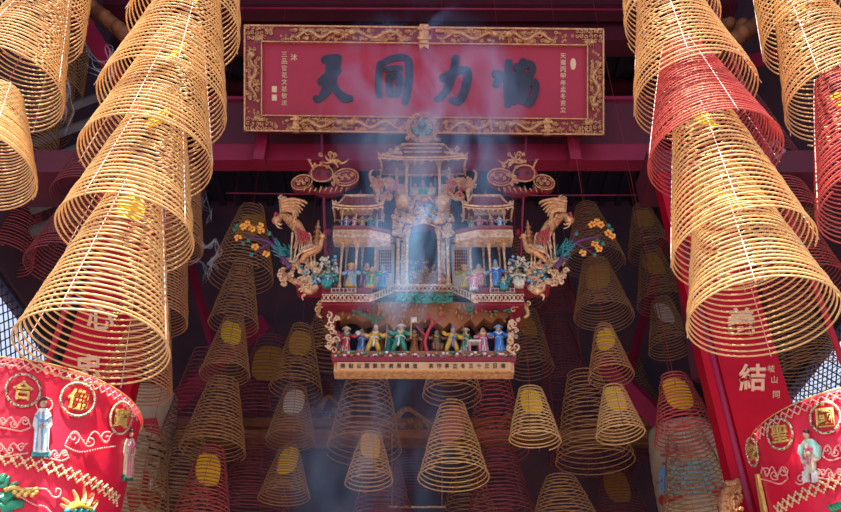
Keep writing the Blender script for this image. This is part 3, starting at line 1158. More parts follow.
# second level: deck, balustrades
for s in (-1, 1):
    x0, x1 = sorted((mir(322, s), mir(371, s)))
    mb = MB(False)
    mb.boxpx(x0, 301, x1, 305, SY - .08, .30)
    mb.boxpx(x0, 288, x1, 293, SY - .02, .3)
    mb.build('deck', M_carvered, shr)
    lattice(shr, x0, x1, 294, 301.5, SY - .09)
    # raking link between front and recessed balustrade
    a, b = at(mir(371, s), 298, SY - .09), at(mir(393, s), 289, SY + .16)
    mb = MB(False)
    hz = .055
    n = 8
    for i in range(n + 1):
        p = a.lerp(b, i / n)
        mb.tube([p - Vector((0, 0, hz / 2)), p + Vector((0, 0, hz / 2))], .006, 4)
    for dz in (-hz / 2, hz / 2):
        mb.tube([a + Vector((0, 0, dz)), b + Vector((0, 0, dz))], .008, 4)
    mb.build('balustrade', M_ivory, shr)
    # pendant corner ornament
    mb = MB()
    curls(mb, vplane(SY - .1), mir(370, s) - 4, 297, mir(370, s) + 4, 304, 8, 1.2, 2.4, (.005, .011), .02, 31 + s)
    part_stuff(mb.build('corner_scrollwork', M_gold2, shr))
    # inscribed cream panel
    mb = MB(False)
    xa, xb = sorted((mir(331, s), mir(356, s)))
    mb.boxpx(xa, 288, xb, 292.5, SY - .05, .03)
    p = mb.build('name_panel', M_cream, shr)
    mb = MB(False)
    for i, ch in enumerate('福祿壽喜平安'):
        mb.glyph(vplane(SY - .052), ch, xa + 2.5 + i * 4, 290.3, 3.4, 0, .004, .01)
    part_stuff(mb.build('band_lettering', M_carvered, p))
mb = MB(False)
mb.boxpx(371, 292, 475, 296, SY + .16, .4)
mb.build('deck', M_brown, shr)
lattice(shr, 393, 453, 285.5, 291.5, SY + .15)

# side pavilions
for s in (-1, 1):
    nm = 'left' if s < 0 else 'right'
    X = lambda p: mir(p, s)
    for px in (341, 356, 375):
        column(shr, X(px), 240, 288, 1.25, SY - .0 if px < 370 else SY + .10)
    for px in (346, 362):
        column(shr, X(px), 242, 286, 1.0, SY + .20)
    xa, xb = sorted((X(334), X(392)))
    mb = MB(False)
    mb.boxpx(xa, 225, xb, 290, SY + .30, .05)
    mb.build('back_panel', M_navy, shr)
    # balcony: front face and raking side towards the middle
    for (m_, ya, yb, off) in ((M_ivory, 229, 237, 0), (M_roofred, 227, 229.5, -.02)):
        mb = MB(False)
        P = [(333, SY - .06 + off), (368, SY - .06 + off), (390, SY + .0 + off), (390, SY + .07), (333, SY + .07)]
        z1, z0 = zof(ya, SY - .06), zof(yb, SY - .06)
        q = [(at(X(px), 233, SY - .06).x, yy) for px, yy in P]
        vs = [(x, y, z1) for x, y in q] + [(x, y, z0) for x, y in q]
        n = 5
        fs = [tuple(range(n)), tuple(range(2 * n - 1, n - 1, -1))] + [(i, n + i, n + (i + 1) % n, (i + 1) % n) for i in range(n)]
        mb.add(vs, fs)
        mb.build('balcony', m_, shr)
    mb = MB()
    fn = vplane(SY - .07)
    for i in range(17):
        mb.ball(fn(X(334 + i * 2.05), 241, 0), (.008, .008, .014), 6, 4)
    for i in range(9):
        mb.line(fn, scrollpts(X(336 + i * 3.8), 233, 1.6, 1, i, 1, 7), (.003, .006), 0, 4, 2)
    curls(mb, fn, min(X(336), X(364)), 242, max(X(336), X(364)), 246, 12, 1, 2.2, (.003, .006), .01, 41)
    part_stuff(mb.build('gilt_fringe', M_gold, shr))
    # upper storey
    for px in (342, 356, 377):
        column(shr, X(px), 209, 229, .9, SY + .02 if px < 370 else SY + .10)
    mb = MB(False)
    xa, xb = sorted((X(336), X(384)))
    mb.boxpx(xa, 204, xb, 232, SY + .18, .03)
    mb.build('back_panel', M_navy, shr)
    roof(shr, X(358), 206, 24, .16, .17, 15, SY - .03, .022)
    mb = MB()
    z = zof(197, SY + .18)
    mb.lathe((at(X(360), 200, SY + .18).x, SY + .18, z - .02), [(.02, 0), (.028, .02), (.012, .035), (.02, .05), (.012, .07), (.004, .1)], 8)
    mb.build('finial', M_pink, shr)
    mb = MB(False)
    xa, xb = sorted((X(340), X(372)))
    mb.boxpx(xa, 209, xb, 213, SY + .02, .03)
    mb.build('frieze', M_gold2, shr)
    # corner post with figure-like flame finial
    column(shr, X(377), 190, 232, 1.0, SY + .12)
    mb = MB()
    fn = vplane(SY + .12)
    mb.line(fn, [(X(376), 192), (X(374), 184), (X(371), 180), (X(370), 173), (X(373), 170)], (.03, .01), 0, 7)
    curls(mb, fn, min(X(371), X(380)), 178, max(X(371), X(380)), 192, 8, 1.5, 2.8, (.005, .011), .01, 44)
    mb.build('flame_finial', M_gold, shr)
    # big gilt scroll swag beside the top pavilion
    mb = MB()
    fn = vplane(SY + .2)
    mb.line(fn, [(X(374), 194), (X(380), 184), (X(388), 181), (X(396), 187), (X(400), 196)], [.015, .035, .05, .04, .03], 0, 7)
    curls(mb, fn, min(X(375), X(399)), 182, max(X(375), X(399)), 204, 26, 1.8, 3.8, (.006, .013), .03, 45)
    part_stuff(mb.build('scroll_swag', M_gold, shr))
    mb = MB()
    curls(mb, fn, min(X(375), X(399)), 184, max(X(375), X(399)), 202, 9, 1.5, 2.6, (.006, .013), .04, 46)
    part_stuff(mb.build('scroll_swag', glaze('red'), shr))
    # cream wall with purple lattice window
    mb = MB(False)
    xa, xb = sorted((X(374), X(394)))
    mb.boxpx(xa, 244, xb, 287, SY + .26, .04)
    mb.build('wall_panel', M_cream, shr)
    mb = MB(False)
    xa, xb = sorted((X(378.5), X(391.5)))
    mb.boxpx(xa, 250, xb, 272, SY + .245, .03)
    w = mb.build('lattice_window', M_purple, shr)
    mb = MB(False)
    fn = vplane(SY + .24)
    for i in range(7):
        a = xa + (xb - xa) * i / 6
        mb.line(fn, [(a, 250), (a, 272)], .0025, 0, 4)
        b = 252 + 19 * i / 6
        mb.line(fn, [(xa, b), (xb, b)], .0025, 0, 4)
    mb.build('lattice', M_ivory, w)
    # small shell gable over it
    mb = MB()
    fn = vplane(SY + .2)
    for k in range(9):
        a = math.pi * k / 8
        mb.line(fn, [(X(383), 243), (X(383) + 10 * math.cos(a), 243 - 9 * math.sin(a))], (.008, .016), .02, 5)
    curls(mb, fn, min(X(374), X(392)), 238, max(X(374), X(392)), 246, 8, 1.3, 2.6, (.004, .008), .02, 47)
    mb.build('shell_gable', M_gold, shr)
    # bracket under the wing
    mb = MB()
    fn = vplane(SY - .02)
    mb.line(fn, [(X(334), 304), (X(327), 302), (X(321), 306), (X(318), 314), (X(322), 318)], (.035, .014), 0, 7)
    curls(mb, fn, min(X(318), X(333)), 300, max(X(318), X(333)), 314, 9, 1.5, 3, (.005, .011), .03, 48)
    mb.build('wing_bracket', M_gold, shr)

# central hall
for px in (398, 407):
    for s in (-1, 1):
        column(shr, mir(px, s), 228, 286, 1.5 if px > 400 else 1.8, SY + .2)
for s in (-1, 1):
    mb = MB(False)
    xa, xb = sorted((mir(401, s), mir(405, s)))
    mb.boxpx(xa, 232, xb, 286, SY + .24, .02)
    mb.build('couplet_strip', M_ivory, shr)
    mb = MB()
    curls(mb, vplane(SY + .2), xa, 234, xb, 284, 20, .8, 1.6, (.003, .006), .0, 50 + s)
    part_stuff(mb.build('gilt_fringe', M_gold, shr))
mb = MB(False)
AR = [(392, 216), (454, 216), (454, 238), (443, 238), (442, 232), (438, 228), (431, 225), (423, 224), (415, 225), (408, 228), (404, 232), (403, 238), (392, 238)]
mb.patch(vplane(SY + .18), AR, -.06, 0)
ar = mb.build('arch', M_carvered, shr)
mb = MB()
fn = vplane(SY + .17)
mb.line(fn, [(403, 238), (404, 231), (411, 226), (423, 223), (435, 226), (442, 231), (443, 238)], .010, 0, 5)
for sd, mm in ((51, M_gold2),):
    curls(mb, fn, 393, 217, 453, 223, 80, 1.2, 2.5, (.006, .012), .01, sd)
    curls(mb, fn, 393, 225, 402, 238, 18, 1.2, 2.5, (.006, .012), .01, sd + 1)
    curls(mb, fn, 444, 225, 453, 238, 18, 1.2, 2.5, (.006, .012), .01, sd + 2)
part_stuff(mb.build('arch_scrollwork', M_gold2, ar))
mb = MB()
curls(mb, fn, 396, 218, 450, 223, 14, 1.0, 1.8, (.004, .008), .015, 56)
part_stuff(mb.build('arch_scrollwork', glaze('sky'), ar))
mb = MB(False)
mb.boxpx(390, 218, 456, 290, SY + .50, .05)
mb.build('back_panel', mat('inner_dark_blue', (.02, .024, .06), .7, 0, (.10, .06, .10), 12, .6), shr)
# altar inside
mb = MB(False)
mb.boxpx(409, 272, 437, 286, SY + .38, .12)
al = mb.build('altar_table', M_brown, shr)
mb = MB()
curls(mb, vplane(SY + .37), 410, 262, 436, 284, 34, 1.0, 2.2, (.003, .007), .0, 57)
part_stuff(mb.build('altar_carving', M_gold, al))
mb = MB()
mb.lathe(at(423, 272, SY + .42), [(.05, 0), (.055, .04), (.045, .1), (.03, .15), (.035, .18), (.01, .24)], 10)
mb.build('seated_idol', glaze('purple'), al)
mb = MB(False)
mb.boxpx(394, 284, 452, 288, SY + .17, .36)
mb.build('threshold', M_ivory, shr)

# middle tier: band and drum bases
mb = MB(False)
mb.boxpx(394, 205, 452, 217, SY + .22, .2)
mb.build('tier_block', M_carvered, shr)
mb = MB()
fn = vplane(SY + .21)
curls(mb, fn, 396, 206, 450, 216, 90, 1.2, 2.6, (.004, .009), .0, 61)
part_stuff(mb.build('tier_carving', M_gold2, shr))
mb = MB()
curls(mb, fn, 400, 206, 446, 215, 12, 1.2, 2.2, (.004, .009), .012, 62)
part_stuff(mb.build('tier_carving', glaze('sky'), shr))
for s in (-1, 1):
    x = at(mir(403, s), 202, SY + .16).x
    mb = MB().lathe((x, SY + .18, zof(208, SY + .18)), [(.04, 0), (.062, .02), (.052, .035), (.068, .05), (.060, .07), (.072, .085), (.048, .095), (.045, .13)], 12)
    mb.build('drum_base', M_gold2, shr)
mb = MB(False)
mb.boxpx(402, 196, 444, 205, SY + .2, .3)
mb.build('tier_block', M_roofred, shr)
mb = MB()
curls(mb, vplane(SY + .19), 406, 197, 440, 204, 22, 1.2, 2.4, (.004, .009), .0, 63)
mb.line(vplane(SY + .19), [(412, 204), (417, 198), (423, 196), (429, 198), (434, 204)], .012, .01, 6)
part_stuff(mb.build('tier_carving', M_gold, shr))

# top pavilion
TY = SY + .2
for s in (-1, 1):
    column(shr, mir(396.5, s), 162, 198, 1.5, TY + .08)
    column(shr, mir(406.5, s), 160, 200, 1.5, TY)
    column(shr, mir(411, s), 162, 196, .9, TY + .2)
    mb = MB(False)
    xa, xb = sorted((mir(398, s), mir(405, s)))
    mb.boxpx(xa, 170, xb, 172.5, TY + .06, .02)
    mb.boxpx(xa, 184, xb, 196, TY + .06, .02)
    mb.build('side_rail', M_gold, shr)
mb = MB(False)
mb.boxpx(396, 157, 450, 162, TY + .0, .2)
mb.build('lintel', M_roofred, shr)
mb = MB()
curls(mb, vplane(TY - .03), 404, 158, 442, 164, 22, 1.0, 2.0, (.004, .008), .0, 64)
part_stuff(mb.build('lintel_carving', M_gold2, shr))
mb = MB(False)
mb.boxpx(404, 158, 442, 200, TY + .28, .03)
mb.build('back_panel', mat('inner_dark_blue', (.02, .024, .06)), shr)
roof(shr, CX, 157, 42, .20, .24, 22, TY - .10, .02)
mb = MB(False)
mb.boxpx(405, 144, 441, 152, TY - .04, .1)
mb.build('roof_ridge_block', M_roofred, shr)
mb = MB()
for y in (144, 148, 152):
    mb.line(vplane(TY - .06), [(404, y), (442, y)], .011, 0, 6)
for s in (-1, 1):
    mb.line(vplane(TY - .06), [(mir(402, s), 152), (mir(392, s), 154), (mir(384, s), 157), (mir(379, s), 158), (mir(380, s), 155)], (.018, .012), 0, 6)
    curls(mb, vplane(TY - .06), min(mir(384, s), mir(402, s)), 149, max(mir(384, s), mir(402, s)), 156, 10, 1.0, 2.2, (.004, .009), .01, 65)
mb.build('gilt_eave', M_gold2, shr)
# crown medallion
mb = MB()
fn = vplane(TY + .0)
for k in range(26):
    a = k / 26 * 2 * math.pi
    mb.line(fn, scrollpts(422 + 13.5 * math.cos(a), 129 + 12.5 * math.sin(a), 2.4, 1.1, a, 1 if k % 2 else -1, 7), (.007, .014), .02, 5, 2)
for k in range(8):
    a = k / 8 * 2 * math.pi
    mb.line(fn, scrollpts(422 + 7 * math.cos(a), 129 + 6 * math.sin(a), 2.8, 1.1, a, 1, 7), (.007, .014), .03, 5, 2)
curls(mb, fn, 406, 138, 439, 143, 20, 1.4, 3.0, (.006, .012), .02, 71)
cr = mb.build('crown_medallion', M_gold, shr)
mb = MB(False)
mb.patch(fn, [(422 + 14 * math.cos(k * math.pi / 12), 129 + 13 * math.sin(k * math.pi / 12)) for k in range(24)], -.06, 0)
mb.boxpx(407, 136, 438, 146, TY + .0, .08)
mb.build('medallion_disc', M_carvered, cr)
mb = MB()
for (x, y) in ((422, 126), (416, 133), (428, 133), (422, 136)):
    mb.ball(fn(x, y, .03), (.035, .03, .028), 8, 6)
mb.build('boss', glaze('teal'), cr)

# hanging rods
for s in (-1, 1):
    mb = MB()
    x = mir(326, s)
    P = at(x, 262, SY + .4)
    mb.tube([P, fq(322 if s < 0 else 526, 137, .02)], .013, 6)
    mb.ball((P.x, P.y, zof(232, SY + .4)), .03, 8, 6)
    mb.build('hanging_pole', M_pink, shr)

# wings: glazed rockwork and flowers
for s in (-1, 1):
    rnd = random.Random(90)
    X = lambda p: mir(p, s)
    fn = vplane(SY + .02)
    mb = MB(False)
    xa, xb = sorted((X(296), X(337)))
    mb.boxpx(xa, 283, xb, 287, SY - .02, .14)
    mb.build('wing_shelf', M_carvered, shr)
    for c, n, w in (('cream', 22, .026), ('teal', 15, .022), ('sky', 13, .022), ('leaf', 14, .02), ('pink', 7, .02), ('white', 12, .02)):
        mb = MB()
        for i in range(n):
            x = rnd.uniform(300, 337)
            top = 262 + max(0, 318 - x) * .45
            y = rnd.uniform(top, 290)
            for k in range(4):
                mb.ball(fn(X(x) + rnd.uniform(-2, 2), y + rnd.uniform(-2, 2), rnd.uniform(-.02, .06)), (w * rnd.uniform(.3, .75), w * .6, w * rnd.uniform(.3, .6)), 6, 5)
        part_stuff(mb.build('glazed_flowers', glaze(c), shr))
    mb = MB()
    mb.line(fn, [(X(280), 270), (X(288), 277), (X(298), 283), (X(312), 288)], [.02, .035, .035, .03], 0, 8)
    mb.line(fn, [(X(284), 266), (X(288), 262), (X(296), 268), (X(306), 276)], [.02, .03, .03, .02], .03, 8)
    curls(mb, fn, min(X(280), X(318)), 262, max(X(280), X(318)), 288, 34, 1.5, 3.2, (.008, .018), .04, 94)
    mb.line(fn, [(X(305), 262), (X(312), 270), (X(320), 276)], [.02, .035, .03], .03, 8)
    mb.build('rock_perch', M_gold2, shr)
    # bird-headed corner boss
    mb = MB()
    mb.line(fn, [(X(318), 290), (X(311), 294), (X(306), 292), (X(303), 286)], [.03, .05, .05, .02], .05, 8)
    mb.line(fn, [(X(306), 298), (X(303), 300), (X(304), 304)], (.02, .006), .05, 6)
    curls(mb, fn, min(X(302), X(314)), 286, max(X(302), X(314)), 300, 9, 1.4, 2.8, (.005, .011), .09, 95)
    mb.build('corner_boss', M_gold2, shr)
    # pagoda
    mb = MB()
    pr = []
    for k in range(4):
        z = k * .052
        w = .040 - k * .006
        pr += [(w * .55, z), (w * .55, z + .03), (w * 1.25, z + .032), (w * .6, z + .050)]
    pr += [(.01, .21), (.012, .23), (.003, .27)]
    p = at(X(316), 246, SY + .1)
    mb.lathe(p, pr, 8)
    mb.build('pagoda', M_gold, shr)
    mb = MB()
    for i in range(26):
        a = rnd.uniform(2.0, 5.0)
        x0_, y0_ = 287 + rnd.uniform(-3, 8), 256 + rnd.uniform(-5, 8)
        mb.tube([fn(X(x0_), y0_, .02), fn(X(x0_ + 6 * math.cos(a)), y0_ + 6 * math.sin(a), .05)], [.008, .003], 4)
    part_stuff(mb.build('pine_needles', glaze('teal'), shr))

# ------------------------------------------------------------------ gilt cloud masks
for s in (-1, 1):
    nm = 'left' if s < 0 else 'right'
    X = lambda p: mir(p, s)
    fn = vplane(SY + .05)
    root = thing('cloud_ornament', 'red and gilt dragon-faced cloud carving floating %s of the shrine top' % nm, 'ornament', at(X(325), 190, SY + .05), 'gilt cloud carvings beside the shrine top')

    def oval(cx, cy, rx, ry, rot=0, n=20):
        return [(X(cx + rx * math.cos(a) * math.cos(rot) - ry * math.sin(a) * math.sin(rot)), cy + rx * math.cos(a) * math.sin(rot) + ry * math.sin(a) * math.cos(rot)) for a in [i / n * 2 * math.pi for i in range(n)]]
    mb = MB(False)
    for (cx_, cy_, rx, ry, ro) in ((346, 178, 12.5, 8.5, -.1), (302, 183, 10.5, 7, -.3), (323, 176, 15, 12, 0), (328, 188, 15, 6, 0), (313, 186, 9, 5, 0), (332, 163, 9, 7, 0)):
        mb.patch(fn, oval(cx_, cy_, rx, ry, ro), -.05, 0.0)
    mb.build('cloud_body', M_carvered, root)
    mb = MB()
    for (cx_, cy_, rx, ry, ro) in ((346, 178, 12.5, 8.5, -.1), (302, 183, 10.5, 7, -.3)):
        mb.line(fn, oval(cx_, cy_, rx, ry, ro), .009, .01, 6, 2, True)
        mb.line(fn, oval(cx_, cy_, rx * .78, ry * .7, ro), .004, .01, 5, 2, True)
        for k in range(5):
            mb.line(fn, scrollpts(X(cx_ - rx * .6 + k * rx * .28), cy_ + (k % 2) * 3 - 1.5, 2.0, 1.2, k, 1, 8), (.005, .009), .02, 5, 2)
    mb.line(fn, [(X(312), 172), (X(318), 167), (X(328), 168), (X(333), 174), (X(330), 181), (X(320), 183), (X(313), 180)], .010, .02, 6, 4, True)
    for k in range(9):
        x = 306 + k * 5.2
        mb.line(fn, [(X(x), 188 + (k % 3)), (X(x - 2), 193 + (k % 2))], (.014, .004), .02, 5)
    for k in range(6):
        a = math.pi * (.9 + .25 * k)
        mb.line(fn, [(X(332), 164), (X(332 + 5 * math.cos(a)), 164 + 5 * math.sin(a)), (X(332 + 9 * math.cos(a + .3)), 164 + 9 * math.sin(a + .3))], (.020, .005), .03, 6)
    mb.line(fn, [(X(338), 163), (X(343), 165), (X(349), 161)], (.02, .006), .02, 6)
    for k in range(4):
        mb.line(fn, [(X(314 - k), 172 - k * 3), (X(311 - k * 1.2), 166 - k * 1.5)], (.014, .004), .03, 5)
    curls(mb, fn, min(X(316), X(342)), 156, max(X(316), X(342)), 170, 9, 1.5, 2.8, (.006, .012), .03, 97)
    curls(mb, fn, min(X(330), X(338)), 178, max(X(330), X(338)), 188, 6, 1.5, 2.8, (.006, .012), .03, 98)
    mb.build('gilt_curls', M_gold, root)
    mb = MB()
    mb.ball(fn(X(319), 175, .03), (.018, .015, .015), 8, 6)
    mb.ball(fn(X(329), 175, .02), (.02, .02, .015), 8, 6)
    mb.build('eye', glaze('black'), root)
    p = at(X(325), 186, SY + .1)
    MB().tube([p, at(X(325), 150, BY)], .006, 5).build('hanging_cord', M_cord, root)

# ------------------------------------------------------------------ phoenixes
rnd2 = random.Random(55)
for s in (-1, 1):
    nm = 'left' if s < 0 else 'right'
    X = lambda p: mir(p, s)
    fn = vplane(SY - .02)
    root = thing('phoenix_statue', 'tall gilt crested phoenix standing on the %s wing of the shrine' % nm, 'statue', at(X(292), 264, SY), 'tall gilt phoenixes on the shrine wings')
    mb = MB()
    mb.line(fn, [(X(306), 246), (X(303), 236), (X(297), 227), (X(290), 220), (X(284), 216), (X(280), 217), (X(277), 222)], [.02, .05, .070, .062, .045, .04, .035], 0, 9)
    for i in range(60):
        tt_ = i / 60
        qx, qy = 305 - 17 * tt_, 243 - 23 * tt_
        mb.ball(fn(X(qx + rnd2.uniform(-3.5, 3.5)), qy + rnd2.uniform(-2.5, 2.5), .045), (.011, .008, .014), 5, 4)
    mb.ball(fn(X(277), 222, .02), (.04, .035, .035), 9, 7)
    body = mb.build('body', M_gold, root)
    mb = MB()
    mb.line(fn, [(X(276), 224), (X(278), 229), (X(283), 231)], (.016, .004), .03, 6)
    mb.line(fn, [(X(278), 226), (X(281), 227), (X(283), 226)], (.016, .004), .03, 6)
    mb.ball(fn(X(279), 221, .05), .009, 6, 5)
    mb.build('beak', M_gold2, root)
    mb = MB()
    for k in range(5):
        mb.line(fn, [(X(281 + k), 214), (X(280 + k * 1.8), 204), (X(279 + k * 2.2), 198 + abs(k - 2) * 2)], (.014, .005), .01, 5)
    curls(mb, fn, min(X(279), X(288)), 198, max(X(279), X(288)), 209, 9, 1.2, 2.4, (.005, .010), .02, 101)
    mb.build('crest', M_gold2, root)
    mb = MB()
    for k in range(7):
        mb.line(fn, [(X(282), 208 + k * 1.2), (X(292), 205.5 + k * 1.6), (X(301 - k * 1.0), 205 + k * 2.6), (X(308 - k * 2.2), 208 + k * 3.1)], [.016, .020, .017, .006], .05 + .006 * (k % 2), 6)
    mb.line(fn, [(X(280), 207), (X(292), 204), (X(304), 206), (X(308), 208)], [.02, .02, .016, .006], .06, 6)
    mb.build('wing', M_gold, root)
    mb = MB()
    for k in range(8):
        x = 295 + k * 2.0
        mb.line(fn, [(X(x), 230 + k * .8), (X(x + 2), 240), (X(x - 1 + k * .6), 250 + (k % 3) * 2)], [.02, .016, .005], .02 + .006 * (k % 2), 5)
    mb.build('tail_feathers', M_gold2, root)
    mb = MB()
    for k in range(6):
        x = 297 + k * 2.2
        mb.line(fn, [(X(x), 232 + k), (X(x + 2), 241), (X(x), 248)], [.009, .009, .003], .055, 5)
    mb.line(fn, [(X(277), 216), (X(275.5), 219), (X(275), 224)], (.018, .01), .04, 6)
    part_stuff(mb.build('red_plumes', glaze('red'), root))
    for (a, b) in ((292, 291), (296.5, 294.5)):
        mb = MB()
        mb.line(fn, [(X(a + 1), 234), (X(a), 246), (X(b), 263)], [.018, .011, .010], .02, 6)
        for q in (-2.5, 0, 2.5):
            mb.line(fn, [(X(b), 262.5), (X(b + q), 265)], (.009, .004), .03, 5)
        mb.build('leg', M_gold2, root)
    # smaller bird
    root = thing('phoenix_statue', 'small gilt bird beside the pagoda on the %s wing of the shrine' % nm, 'statue', at(X(312), 268, SY - .08), 'small gilt birds on the shrine wings')
    fn = vplane(SY - .08)
    mb = MB()
    mb.line(fn, [(X(300), 262), (X(305), 256), (X(311), 252), (X(318), 249), (X(321), 243), (X(322), 238)], [.012, .035, .05, .04, .025, .022], 0, 8)
    mb.ball(fn(X(322.5), 237, .01), (.026, .024, .024), 8, 6)
    mb.line(fn, [(X(323), 237.5), (X(327), 239)], (.012, .003), .01, 5)
    mb.line(fn, [(X(321), 235), (X(320), 231)], (.010, .004), .01, 5)
    mb.build('body', M_gold, root)
    mb = MB()
    for k in range(6):
        mb.line(fn, [(X(318 - k), 249 + k * .5), (X(308 - k * 1.5), 249 + k * 1.5), (X(301 - k), 252 + k * 2.4)], [.016, .014, .004], .04, 5)
    mb.build('wing', M_gold2, root)
    for a in (311, 314.5):
        mb = MB()
        mb.line(fn, [(X(a), 254), (X(a + .6), 268)], .009, .01, 5)
        mb.build('leg', M_gold2, root)

# ------------------------------------------------------------------ blossom branches
BL = {-1: [(244, 230), (253, 232), (261, 229), (239, 241), (256, 250), (267, 257), (248, 227), (262, 234)],
      1: [(591, 228), (600, 228), (611, 239), (594, 247), (598, 252), (582, 256), (596, 225), (607, 236)]}
for s in (-1, 1):
    nm = 'left' if s < 0 else 'right'
    X = lambda p: mir(p, s)
    fn = vplane(SY - .05)
    root = thing('blossom_branch', 'glazed plum branch with orange blossoms reaching out past the %s phoenix' % nm, 'ornament', at(X(286), 264, SY - .05), 'orange blossom branches at the shrine wings')
    mb = MB()
    mb.line(fn, [(X(290), 268), (X(278), 252), (X(270), 243), (X(262), 240), (X(252), 238), (X(243), 234)], [.028, .026, .024, .018, .014, .008], 0, 7)
    mb.line(fn, [(X(270), 243), (X(262), 248), (X(255), 252)], (.014, .007), 0, 6)
    mb.line(fn, [(X(278), 250), (X(272), 236), (X(266), 228)], (.014, .006), 0, 6)
    mb.build('branch', glaze('purple'), root)
    rnd = random.Random(12 + s)
    for (bx, by) in BL[s]:
        mb = MB()
        for k in range(5):
            a = k * 2 * math.pi / 5 + rnd.random()
            mb.ball(fn(bx + 2.3 * math.cos(a), by + 2.1 * math.sin(a), .04), (.014, .012, .013), 7, 5)
        mb.ball(fn(bx, by, .055), .008, 6, 5)
        o = mb.build('blossom', mat('blossom_orange', (0.90, 0.42, 0.07), .4, 0, (.70, .25, .04), 30, .5), root)
    mb = MB()
    for (lx, ly) in ((249, 243), (244, 246), (252, 257), (235, 232), (270, 236), (238, 228)):
        mb.ball(fn(X(lx), ly, .03), (.018, .008, .022), 7, 5)
    part_stuff(mb.build('leaves', glaze('leaf'), root))
    mb = MB()
    for i in range(22):
        a = rnd.uniform(2.2, 4.6)
        x0_, y0_ = 284 + rnd.uniform(-5, 3), 252 + rnd.uniform(-6, 6)
        mb.tube([fn(X(x0_), y0_, .0), fn(X(x0_ + 8 * math.cos(a)), y0_ + 8 * math.sin(a), .04)], [.008, .003], 4)
    part_stuff(mb.build('needles', glaze('teal'), root))

